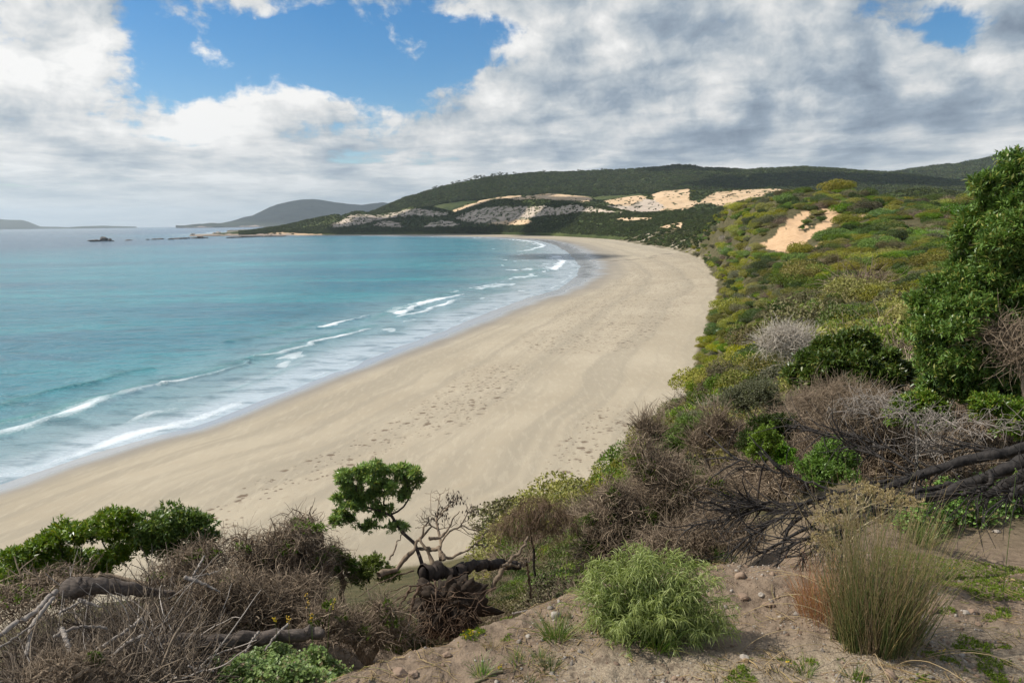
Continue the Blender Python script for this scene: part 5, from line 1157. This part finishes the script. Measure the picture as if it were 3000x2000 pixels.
limb_thing('driftwood', 'weathered plank of pale wood at the brow of the dirt mound', 'driftwood', [([(1350, 1110), (1450, 1095), (1565, 1085)], .011, .016, 6.9, 7.0)], M_DRIFT, 132, conv=z5, jit=.003)
# --- brush pile in the left corner
def brushpile():
    r = np.random.default_rng(140); root = thing('brush_pile', gp(250, 6.4), 'tangled heap of curly dead grey twigs in the lower left corner', 'brush pile')
    n = 8000; px = r.uniform(-120, 500, n); d = r.uniform(5.0, 8.0, n); P = pt(px, np.full(n, 1000.), d); z = Hz(P[:, 0], P[:, 1]); hh = .44 * sstep(600, 350, px + (d - 5.4) * -60) * sstep(4.6, 5.6, d + .002 * px * 0 + .1) 
    hh = np.where((px > 380) & (d < 5.6), .12, hh); P[:, 2] = z + r.uniform(0, 1, n)**.8 * np.maximum(hh, .05) * 1.15 * (1 + .35 * fbm(P[:, 0] * 1.5, P[:, 1] * 1.5, 2, 2))
    C = walk(P, r.normal(size=(n, 3)) * [1, 1, .55], r.uniform(.15, .75, n), 9, r, 1.0); C[..., 2] = np.maximum(C[..., 2], Hz(C[..., 0].ravel(), C[..., 1].ravel()).reshape(n, 10) + .003)
    V, Q = tubes(C, np.linspace(1, .5, 10)[None] * r.lognormal(math.log(.0036), .45, (n, 1)), 4, r); m = MB(); m.add(V, Q, a=np.repeat(r.uniform(0, 1, n)**1.3, 40)); m.build('twigs', M_TWIGD, root)
    n = 210; px = r.uniform(-80, 480, n); d = r.uniform(5.2, 7.6, n); P = pt(px, np.full(n, 1000.), d); P[:, 2] = Hz(P[:, 0], P[:, 1]) + r.uniform(.05, .36, n)
    C = walk(P, r.normal(size=(n, 3)) * [1, .7, .35], r.uniform(.4, 1.1, n), 12, r, .6); V, Q = tubes(C, np.linspace(1, .3, 13)[None] * r.uniform(.004, .010, (n, 1)), 6, r); m = MB(); m.add(V, Q, a=.7); m.build('sticks', M_DRIFT, root, True)
brushpile()
tangle('green_shrub', 'little bright green shrub growing at the edge of the brush pile', 5.3, [(265, 1935, 34, 26), (180, 1950, 28, 14)], 141, 500, .12, .002, green=420, gl=.022, mgreen=ML['lime'])
tangle('dead_shrub', 'fine pale brown dry weeds in the lower left corner', 5.1, [(150, 1975, 80, 26), (250, 1985, 60, 20), (310, 1990, 40, 20)], 142, 2200, .14, .0016, curl=.6, upb=.8)
# --- grasses, rushes, soft green plants
def tuft(name, label, cat, b, n, Ht, rad, mat_, seed, lean=.35, w=.0035, group=None, seg=7, droop=-.5, flat=True, parts='blades', curl=.12):
    r = np.random.default_rng(seed); a = r.uniform(0, 6.28, n); q = r.uniform(0, 1, n)**.6 * rad
    P = np.stack([b[0] + np.cos(a) * q, b[1] + np.sin(a) * q, np.zeros(n)], 1); P[:, 2] = Hz(P[:, 0], P[:, 1]) - .02
    D = np.stack([np.cos(a) * lean * (q / rad + .15), np.sin(a) * lean * (q / rad + .15), np.ones(n)], 1) + r.normal(size=(n, 3)) * .10
    C = walk(P, D, Ht * r.uniform(.45, 1.1, n), seg, r, curl, droop); R = np.linspace(1, .12, seg + 1)[None] * w * r.uniform(.6, 1.2, (n, 1))
    V, Q = tubes(C, R, 2 if flat else 3, r); m = MB(); m.add(V, Q, a=np.repeat(r.uniform(0, 1, n), (seg + 1) * (2 if flat else 3)))
    root = thing(name, b, label, cat, group); m.build(parts, mat_, root, not flat); return root
# big rush clump
RB = gpy(2590, 1910)
def rushes():
    r = np.random.default_rng(150); root = thing('rush_clump', RB, 'tall clump of thin upright rushes, green and straw coloured, on the right of the dirt', 'rushes')
    for k, (n, mt, hs, w) in enumerate(((850, M_RUSH, 1.0, .0030), (480, M_GRASST, 1.06, .0026))):
        nc = 26; ca = r.uniform(0, 6.28, nc); cq = r.uniform(0, 1, nc)**.5; cx = np.cos(ca) * cq; cy = np.sin(ca) * cq; ch_ = r.uniform(.62, 1.12, nc) * (1 - .22 * np.abs(cx + .15)); i = r.integers(0, nc, n)
        ex = cx[i] + r.normal(size=n) * .10; ey = cy[i] + r.normal(size=n) * .10
        P = np.stack([RB[0] + ex * .31, RB[1] + .14 + ey * .22, np.zeros(n)], 1); P[:, 2] = Hz(P[:, 0], P[:, 1]) - .02
        D = np.stack([ex * .22 + r.normal(size=n) * .13, ey * .16 + r.normal(size=n) * .12, np.ones(n)], 1)
        hgt = ch_[i] * r.beta(2.6, 1.7, n) * 1.55 * hs
        C = walk(P, D, hgt, 9, r, .10, -.12); V, Q = tubes(C, np.linspace(1, .25, 10)[None] * w * r.uniform(.7, 1.2, (n, 1)), 3, r)
        m = MB(); av = np.clip(r.beta(1.1, 2.6, n)[:, None] * .8 + np.linspace(0, 1, 10)[None]**3 * r.uniform(.0, .6, (n, 1)), 0, 1); m.add(V, Q, a=np.repeat(av.ravel(), 3)); m.build('green_stems' if k == 0 else 'dry_stems', mt, root, True)
    n = 16; a = r.uniform(0, 6.28, n); P = np.stack([RB[0] + np.cos(a) * .3, RB[1] + np.sin(a) * .15, np.full(n, RB[2])], 1)
    C = walk(P, np.stack([np.cos(a) * .9, np.sin(a) * .6 - .2, np.ones(n) * .9], 1), r.uniform(.8, 1.15, n), 12, r, .2, -1.9); V, Q = tubes(C, np.full((n, 13), .0028), 4, r); m = MB(); m.add(V, Q, a=.7); m.build('bent_stems', M_TAN, root, True)
rushes()
tuft('rust_plant', 'rusty orange brown grassy plant tucked behind the left side of the rush clump', 'plant', gpy(2425, 1790), 650, .52, .24, M_RUST, 151, .30, .0028)
# feathery green bush
def feathery():
    r = np.random.default_rng(160); b = gpy(1900, 1875); root = thing('feathery_bush', b, 'rounded bright green bush with narrow drooping leaves in the middle foreground', 'bush'); d = np.hypot(b[0], b[1]) + .15
    bl = e([(1395, 1330, 60, 52), (1470, 1300, 66, 48), (1545, 1315, 60, 50), (1610, 1340, 50, 50), (1350, 1390, 62, 56), (1440, 1400, 80, 60, -.15), (1540, 1400, 80, 60, -.15), (1630, 1410, 62, 56), (1480, 1450, 110, 34, -.1), (1375, 1440, 50, 30), (1655, 1445, 44, 30)])
    tips, tn = blobpts(bl, d, 420, r, .7); base = b + np.array([0, .1, -.05])
    st = np.array([[base[0] + r.normal() * .16, base[1] + r.normal() * .12, base[2]] for _ in tips]); u = np.linspace(0, 1, 9)[None, :, None]
    C = st[:, None] * (1 - u) + tips[:, None] * u; C[..., 2] += (np.sin(u[..., 0] * math.pi) * .07); V, Q = tubes(C, np.linspace(.004, .0016, 9)[None].repeat(len(tips), 0), 4, r); m = MB(); m.add(V, Q, a=.3); m.build('stems', ML['green'], root, True)
    n = 11500; i = r.integers(0, len(tips), n); f = 1 - r.uniform(0, 1, n)**1.6 * .62; P = st[i] * (1 - f[:, None]) + tips[i] * f[:, None]; P[:, 2] += np.sin(f * math.pi) * .07
    D = tn[i] * .55 + r.normal(size=(n, 3)) * .65 + [0, 0, .65]; C = walk(P, D, r.uniform(.055, .125, n), 5, r, .25, -2.3)
    V, Q = tubes(C, np.array([.5, 1, 1, .9, .6, .1])[None] * .0030 * r.uniform(.7, 1.2, (n, 1)), 2, r); m = MB(); m.add(V, Q, a=np.repeat(np.clip(.3 * r.uniform(0, 1, n) + .7 * f**2 * r.uniform(.5, 1, n), 0, 1), 12)); m.build('foliage', M_WILLOW, root)
feathery()
for i, (X, Y, hgt, rad, n, lb) in enumerate([(1510 * S, 1492 * S, .34, .06, 90, 'upright green grass tuft at the front foot of the feathery bush'), (1630, 1870, .30, .09, 170, 'green and red tinged grass tuft just left of the feathery bush'), (1412, 1975, .20, .05, 70, 'small bright grass tuft at the bottom edge left of centre'), (1515, 1935, .15, .05, 55, 'small dull green grass tuft above the driftwood, left of its pair'),
        (1578, 1930, .14, .05, 50, 'small grass tuft right behind the brightest low tuft'), (1610, 1960, .17, .055, 85, 'low bright green grass tuft above the driftwood at the bottom'), (1545, 2000, .10, .05, 60, 'low yellowish grass tuft at the very bottom edge'), (1905, 1860, .26, .06, 80, 'grass tuft in the shadow at the foot of the feathery bush'),
        (2360, 1975, .20, .05, 60, 'short grass tuft in front of the rush clump left side'), (2500, 1985, .16, .05, 60, 'short grass tuft below the middle of the rush clump'), (2850, 1530, .42, .14, 260, 'fresh green grass tuft at the brow right of the rush clump'), (2965, 1480, .40, .12, 220, 'fresh green grass tuft at the right edge under the burnt tree'), (2705, 1590, .42, .12, 220, 'green grass tuft right behind the rush clump'),
        (2775, 1690, .22, .06, 60, 'thin sparse grass tuft right of the rush clump')]):
    tuft('grass_tuft', lb, 'grass tuft', gpy(X, Y), n, hgt, rad, M_GRASSG, 170 + i, .55, .0036, 'green grass tufts on the dirt', droop=-.7)
tuft('dry_tuft', 'small brown dead tuft beside the little yellow flowers on the mound', 'grass tuft', gpy(1440, 1895), 90, .14, .06, M_GRASST, 190, .7, .002)
# mallow patches
def mallow(label, pts, seed, n=1500, h=.12, lf=.032, d_sp=.35, stems=()):
    r = np.random.default_rng(seed); c = gpy(*pts[0][:2]); root = thing('mallow_patch', c, label, 'plant'); P = []; 
    for X, Y, rx, k in pts:
        g = gpy(X, Y); q = r.normal(size=(int(n * k), 2)) * [rx, rx * .8]; x = g[0] + q[:, 0]; y = g[1] + q[:, 1]; rr = np.exp(-(q**2).sum(1) / (2 * (rx * 1.2)**2)); P.append(np.stack([x, y, Hz(x, y) + r.uniform(.15, 1, len(x)) * h * (.3 + rr) * (1 + .4 * fbm(x * 5, y * 5, 1, 2))], 1))
    P = np.concatenate(P); N = len(P); m = MB()
    nl = 7; ang = np.linspace(-2.4, 2.4, nl); nrm = r.normal(size=(N, 3)) * .45 + [0, -.1, 1]; nrm /= np.linalg.norm(nrm, axis=1)[:, None]; a = np.cross(nrm, r.normal(size=(N, 3))); a /= np.linalg.norm(a, axis=1)[:, None]; b = np.cross(nrm, a); s = lf * r.uniform(.5, 1.2, N)
    V = [P]
    for j in range(nl * 2 - 1):        # lobed rim, lobes alternating with notches
        t = -2.4 + 4.8 * j / (nl * 2 - 2); rad = s * (1.0 if j % 2 == 0 else .68); V.append(P + a * (np.cos(t) * rad)[:, None] + b * (np.sin(t) * rad)[:, None] + nrm * (s * (.22 if j % 2 == 0 else .05))[:, None])
    V = np.stack(V, 1); kk = V.shape[1]; o = (np.arange(N) * kk)[:, None]; T = np.concatenate([np.stack([o[:, 0], o[:, 0] + j, o[:, 0] + j + 1], 1) for j in range(1, kk - 1)]); m.add(V.reshape(-1, 3), None, T, a=np.repeat(r.uniform(0, 1, N), kk)); m.build('leaves', M_MALLOW, root)
    g = P.copy(); g[:, 2] = Hz(g[:, 0], g[:, 1]); u = np.linspace(0, 1, 4)[None, :, None]; C = g[::2, None] * (1 - u) + P[::2, None] * u; V, Q = tubes(C, np.full(C.shape[:2], .0014), 3, r); m = MB(); m.add(V, Q, a=.4); m.build('stems', M_GRASSG, root)
    return root
mallow('low leafy green mallow patch at the bottom left beside the bare soil', [(830, 1985, .19, .6), (720, 1995, .15, .4), (940, 1945, .11, .3), (800, 1935, .14, .4), (640, 2010, .10, .15)], 200, 4200, .20, .019)
mallow('tall leafy green mallow plants on the brow below the burnt tree', [(2790, 1520, .22, .5), (2900, 1490, .24, .5), (2700, 1550, .16, .3), (3000, 1470, .2, .4)], 201, 3600, .46, .030)
mallow('small pale green mallow clump at the left foot of the feathery bush', [(1650, 1740, .09, 1)], 202, 360, .20, .026)
def stalks(label, L, seed, conv, d, fl=.0, mat_=None, group=None, top=.35):
    r = np.random.default_rng(seed); 
    for i, (lb, q) in enumerate(L):
        q = conv(q); C = np.array([pt(x, y, d) for x, y in q]); C[0, 2] = min(C[0, 2], float(Hz(C[0, 0], C[0, 1])[0])); t = np.linspace(0, 1, len(C)); u = np.linspace(0, 1, 10); C = np.stack([np.interp(u, t, C[:, k]) for k in range(3)], 1)
        root = thing('flower_stalk', C[0], lb, 'flower', group); m = MB(); V, Q = tubes(C[None], np.linspace(.003, .0014, 10)[None], 4, r); m.add(V, Q, a=.5); m.build('stem', M_GRASSG, root)
        k = 12; f = r.uniform(1 - top, 1, k); P = np.stack([np.interp(f, u, C[:, j]) for j in range(3)], 1) + r.normal(size=(k, 3)) * .008; m = MB(); rosettes(m, P, r.normal(size=(k, 3)) + [0, 0, .6], 5, .010, .006, r, .7); m.build('flowers', M_FLOW if fl else M_MALLOW, root)
stalks('', [('tall yellow flower stalk, the tallest left of the uprooted tree', [(2120, 1250), (2160, 1120), (2200, 1010)]), ('slender yellow flower stalk leaning left of the tallest one', [(2060, 1230), (2030, 1100), (2010, 975)]), ('short yellow flower stalk beside the long rotten log', [(1900, 1260), (1893, 1190), (1888, 1125)]),
            ('drooping yellow flower stalk at the right end of the dead shrub', [(1830, 1250), (1808, 1180), (1800, 1130)]), ('yellow flower stalk just above the mallow patch', [(2045, 1250), (2048, 1180), (2040, 1110)])], 210, z4, 6.0, 1, group='yellow flower stalks by the mallow patch')
stalks('', [('green budding stalk rising from the brow plants, leftmost of three', [(1640, 720), (1650, 660), (1645, 600)]), ('green budding stalk rising from the brow plants, middle of three', [(1745, 640), (1765, 590), (1768, 535)]), ('budding stalk at the right edge in front of the burnt limbs', [(2215, 580), (2222, 520), (2224, 475)])], 211, z6, 7.4, 0, group='budding stalks on the brow')
# dry umbel plant
def umbels():
    r = np.random.default_rng(220); d = 6.9; b = gp(2010 * S, 6.6); root = thing('dry_umbel_plant', b, 'dry tan plant with branching lacy seed heads in front of the burnt limbs', 'plant')
    bl = e([(1990, 1130, 40, 20), (1940, 1160, 44, 22), (2040, 1150, 44, 22), (1890, 1200, 36, 24), (1960, 1210, 40, 20), (1900, 1250, 40, 22), (2090, 1160, 30, 20), (2030, 1200, 36, 20)])
    tips, tn = blobpts(bl, d, 900, r, .2); ch = skeleton(b, tips, r, .10, .08, .45, .0018, 2.6, .012); m = MB(); chains_to(m, ch, 6, 4, r); m.build('stems', M_TAN, root)
    m = MB(); rosettes(m, tips, tn + [0, 0, .6], 9, .020, .007, r, 1.0); m.build('seed_heads', M_TAN, root)
umbels()
# --- stones
def rock(label, X, Y, rad, mt, seed, name='rock', flat=.6, group=None):
    b = gpy(X, Y); v, f = stone(rad, seed, 3, flat); m = MB(); m.add(v + b + [0, 0, rad * flat * .35], None, f, a=.5); return solo(name, m, mt, b, label, 'rock', group, smooth=False)
RK = [(2060, 1640, .115, 0, 'large pale angular rock at the brow right of the feathery bush'), (2230, 1745, .045, 0, 'pale stone on the dirt between the feathery bush and the rushes'), (2250, 1772, .05, 1, 'orange brown stone below the pale one between bush and rushes'), (2920, 1556, .06, 0, 'pale stone at the right brow beside the grass tufts'),
      (1040, 1963, .05, 0, 'pale grey stone at the left end of the dirt mound'), (1170, 1975, .08, 1, 'brown boulder at the bottom of the dirt mound, the larger'), (1212, 1978, .05, 1, 'brown stone right of the larger boulder on the mound'), (1310, 1920, .05, 1, 'dark grey brown stone in the middle of the mound'), (2178, 1752, .07, 1, 'flat reddish slab stone between the bush and the rushes'),
      (2180, 1930, .05, 0, 'flat pale stone in front of the dirt patch at the bottom'), (2350, 1638, .05, 1, 'rusty stone on the brow just left of the rush clump'), (2190, 1655, .05, 1, 'brown stone on the brow below the burnt branch tips'), (2850, 1792, .05, 1, 'brown stone right of the rush clump'), (2868, 1830, .035, 1, 'small dark stone low on the right side')]
for i, (X, Y, rad, k, lb) in enumerate(RK): rock(lb, X, Y, rad * .8, (M_ROCK, M_ROCKB)[k], 300 + i, group='loose stones on the dirt')
# rope end
def rope():
    r = np.random.default_rng(5); q = [gpy(*z5([p])[0]) + [0, 0, .012] for p in [(1100, 1575), (1160, 1550), (1200, 1525), (1240, 1508), (1285, 1500)]]; q = np.array(q); u = np.linspace(0, 1, 60); C = np.stack([np.interp(u, np.linspace(0, 1, 5), q[:, i]) for i in range(3)], 1); m = MB()
    T = np.gradient(C, axis=0); T /= np.linalg.norm(T, axis=1)[:, None]; A = np.cross(T, [0, 0, 1]); A /= np.linalg.norm(A, axis=1)[:, None]; B = np.cross(T, A)
    for k in range(3):
        a = u * 42 + k * 2.09; V, Q = tubes((C + A * (np.cos(a) * .006)[:, None] + B * (np.sin(a) * .006)[:, None])[None], np.full((1, 60), .0062), 6, r); m.add(V, Q, a=.8)
    solo('rope', m, M_GRASST, q[2], 'frayed end of twisted straw coloured rope at the bottom of the dirt mound', 'rope', smooth=True)
rope()
# --- gravel, litter and creeping green on the dirt (stuff)
def scatter(n, rng, f, d0=3.6, d1=9.5, px0=-100, px1=3150):
    px = rng.uniform(px0, px1, n); d = np.exp(rng.uniform(math.log(d0), math.log(d1), n)); P = pt(px, np.full(n, 1000.), d); P[:, 2] = Hz(P[:, 0], P[:, 1]); X, Y = project(P); k = f(X, Y, P); return P[k]
r_ = np.random.default_rng(400)
Pg = scatter(46000, r_, lambda X, Y, P: (r_.uniform(0, 1, len(X)) < .12 + .8 * sstep(.0, .5, fbm(P[:, 0] * 1.3, P[:, 1] * 1.3, 3, 3) + .15)) & (P[:, 2] > G - .9))
def gravel_protos():
    L = []
    for i in range(5):
        v, f = stone(1.0, 410 + i, 1, .65, .4); m = MB(); m.add(v, None, f, a=i / 5); L.append(m.mesh('pebble', (M_ROCK, M_ROCKB, M_ROCKB, M_ROCK, M_ROCKB)[i]))
    return L
cover('gravel', Pg, r_.lognormal(math.log(.007), .62, len(Pg)), r_.integers(0, 5, len(Pg)), proto_coll('pebble_shape', gravel_protos()), 'loose grit and pebbles scattered over the foreground dirt', 'gravel', r_, tilt=.5)
P = scatter(17000, r_, lambda X, Y, P: (r_.uniform(0, 1, len(X)) < .04 + .8 * sstep(.1, .5, fbm(P[:, 0] * .9 + 4, P[:, 1] * .9, 7, 3) + .1 + .15 * ((X > 1100) & (X < 2350)))) & (P[:, 2] > G - .9)); n = len(P)
C = walk(P + [0, 0, .008], r_.normal(size=(n, 3)) * [1, 1, .12], r_.lognormal(math.log(.10), .5, n), 5, r_, .35); C[..., 2] = Hz(C[..., 0].ravel(), C[..., 1].ravel()).reshape(n, 6) + .006 + r_.uniform(0, .02, (n, 1)); V, Q = tubes(C, np.linspace(1, .6, 6)[None] * r_.lognormal(math.log(.0026), .4, (n, 1)), 3, r_); m = MB(); m.add(V, Q, a=np.repeat(r_.uniform(0, 1, n), 18))
solo('leaf_litter', m, M_GRASST, gpy(2100, 1800), 'dry twigs and straw littering the dirt between the plants', 'litter', kind='stuff')
def mats(n, f, seed, L=.018):
    r = np.random.default_rng(seed); P = scatter(n, r, f); m = MB(); rosettes(m, P + [0, 0, .004], r.normal(size=P.shape) * .5 + [0, 0, 1], 4, L, L * .3, r, .8); return m
gm_ = lambda X, Y, P: (((X > 2560) & (Y > 1560) & (Y < 1760) & (fbm(P[:, 0] * 1.2, P[:, 1] * 1.2, 5, 3) > -.28 + .25 * (X < 2700))) | ((X > 2700) & (Y > 1780) & (fbm(P[:, 0] * 2.2, P[:, 1] * 2.2, 2, 3) > .28)) | ((X > 2120) & (Y > 1930) & (fbm(P[:, 0] * 2.6, P[:, 1] * 2.6, 9, 3) > .33)) | ((X > 1350) & (X < 1500) & (Y > 1800) & (Y < 1880) & (fbm(P[:, 0] * 4, P[:, 1] * 4, 9, 2) > .1)))
solo('creeping_grass', mats(230000, gm_, 420, .020), ML['green'], gpy(2850, 1650), 'short creeping green grass in mats on the right side of the dirt', 'grass', kind='stuff')
for i, (X, Y, k) in enumerate([(1370, 1868, 16), (1465, 1965, 4), (2310, 1950, 3), (2755, 1915, 3), (2790, 1668, 3), (1048, 1865, 4)]):
    r = np.random.default_rng(430 + i); b = gpy(X, Y); P = b + r.normal(size=(k, 3)) * [.05, .04, .0] * (k > 8 and 1 or .3) + [0, 0, .03]; root = thing('small_flower', b, ('low cluster of yellow flowers on the dirt mound', 'single yellow flower by the rope end', 'yellow flower left of the rush clump foot', 'yellow flower right below the rush clump', 'yellow flower beside the mat grass', 'yellow flower at the left end of the mound')[i], 'flower', 'small yellow flowers on the dirt')
    m = MB(); rosettes(m, P, np.tile([0, -.2, 1.], (k, 1)), 7, .012, .007, r, .6); m.build('petals', M_FLOW, root)
    u = np.linspace(0, 1, 3)[None, :, None]; g = P.copy(); g[:, 2] = b[2] - .01; m = MB(); V, Q = tubes(g[:, None] * (1 - u) + P[:, None] * u, np.full((k, 3), .0012), 3, r); m.add(V, Q, a=.4); rosettes(m, g + [0, 0, .01], np.tile([0, 0, 1.], (k, 1)), 6, .02, .007, r, .9); m.build('stems', M_GRASSG, root)
# --- ground plants that hide the slope just below the brow
rgn = np.random.default_rng(440); n = 6500; px = rgn.uniform(-300, 2100, n); d = rgn.uniform(7.6, 22, n); P = pt(px, np.full(n, 1000.), d); P[:, 2] = Hz(P[:, 0], P[:, 1]); X, Y = project(P)
s_ = rgn.uniform(.20, .5, n) * np.where(px > 1650, 1.6, 1.0); P[:, 2] -= s_ * .25
k = (d > 8.3) & ((px < 1200) | (px > 1650) | (d > 9.2))
cover('slope_scrub', P[k], s_[k], rgn.choice([10, 12, 6, 10, 2, 9, 3], k.sum()), C_SCRUB, 'dead twigs and low scrub matting the steep slope below the brow', 'scrub', rgn)
# --- boulders and reef in the bay
def searock(label, X, Y, wpx, hpx, seed, name='boulder', group=None, depth=.8, z=0.0):
    P = ptz(X, Y, z); d = np.hypot(P[0], P[1]); w = wpx * d / F / 2; h = hpx * d / F; v, f = stone(1.0, seed, 3, 1.0, .3); v = v * [w, w * depth, h * .75]; m = MB(); m.add(v + P + [0, 0, h * .25], None, f, a=.5); return solo(name, m, M_ROCKD, P, label, 'rock', group, smooth=True)
for a in [('largest rounded boulder of the islet in the bay', 303, 706, 22, 10, 501), ('long low boulder at the left of the islet in the bay', 279, 707.5, 26, 5, 502), ('small boulder at the right of the islet in the bay', 323, 706.5, 10, 7, 503), ('flat wave washed slab behind the islet in the bay', 264, 706, 14, 3, 504), ('tiny rock tip at the right end of the islet', 331, 707, 6, 2.5, 505)]: searock(*a, group='rocks of the islet')
rr = np.random.default_rng(510); 
for i, (x, y, w, h) in enumerate([(740, 597, 24, 4), (850, 593, 14, 4), (885, 592, 18, 5), (920, 590, 26, 5), (985, 591, 22, 6), (1030, 588, 50, 7), (1075, 586, 24, 5), (1120, 585, 26, 6), (1150, 584, 24, 9), (1180, 583, 24, 5), (1345, 581, 60, 6), (1400, 579, 50, 7), (1450, 577, 50, 6), (1500, 575, 40, 7), (1550, 575, 60, 8), (1610, 574, 50, 6)]):
    searock('low dark reef rock breaking the water ' + ('left of the point' if x < 1000 else ('in front of the point' if x < 1250 else 'beside the beach end')), x / 1.96, 400 + y / 1.96, w / 1.96 * 1.2, h / 1.96 * 1.1, 520 + i, 'reef_rock', 'reef rocks off the point ' + ('left' if x < 1000 else ('middle' if x < 1250 else 'right')), 2.5)
for i in range(46):
    u = rr.uniform(0, 1); x = 1100 + 620 * u; y = 564 - u * 10 + rr.normal() * 3; searock('pale granite boulder along the rocky point', x / 1.96, 400 + (y + 3) / 1.96, rr.uniform(5, 15), rr.uniform(2.5, 5.5) + 1.5 * u, 560 + i, 'shore_boulder', 'granite boulders along the point', 2.0).data.materials[0] = M_ROCK
# ---------------------------------------------------------------- the air
def haze(density=.000032):
    me = raw_mesh('haze', [(x, y, z) for z in (-8, 820) for x, y in ((-33000, -3000), (33000, -3000), (33000, 33000), (-33000, 33000))], [(0, 3, 2, 1), (4, 5, 6, 7), (0, 1, 5, 4), (1, 2, 6, 5), (2, 3, 7, 6), (3, 0, 4, 7)], None, [], False)
    m = bpy.data.materials.new('haze'); m.use_nodes = True; t = NT(m.node_tree); t.nd.clear(); out = t.n('ShaderNodeOutputMaterial'); v = t.n('ShaderNodeVolumePrincipled'); v.inputs['Color'].default_value = (.78, .90, 1, 1); v.inputs['Density'].default_value = density; v.inputs['Anisotropy'].default_value = .3
    t.ln.new(v.outputs[0], out.inputs['Volume']); me.materials.append(m); o = bpy.data.objects.new('haze', me); COL.objects.link(o); tag(o, kind='stuff')
def clouds():
    """broken cloud above and outside the view, which throws the shadows on the dunes and hills"""
    m, t = mat('cloud'); p = t.n('ShaderNodeBsdfDiffuse', i_Color=(.9, .9, .9)); t.put(t.out.inputs[0], p.outputs[0])
    az = D2R(SUN_AZ); k = 1 / math.tan(D2R(SUN_EL))
    for i, (x, y, z, rx, ry, alt) in enumerate([(-150, 2235, 40, 430, 225, 2100), (150, 1750, 15, 150, 90, 2100), (810, 3500, 260, 190, 330, 3000), (1330, 2650, 90, 560, 210, 3000), (45, 700, 2, 42, 60, 2000), (-2900, 13600, 200, 2300, 1500, 9500)]):
        h = alt - z; c = np.array([x + math.sin(az) * h * k, y + math.cos(az) * h * k, alt]); v, f = ico(4); n = fbm(v[:, 0] * 1.6 + i * 7, v[:, 1] * 1.6, v[:, 2] * 1.6 + 3, 5); v = v * (1 + .55 * n)[:, None] * np.array([rx, ry, min(rx, ry) * .35])
        mb = MB(); mb.add(v + c, None, f); solo('cloud', mb, m, c, None, None, kind='structure', smooth=True)
clouds()
haze()
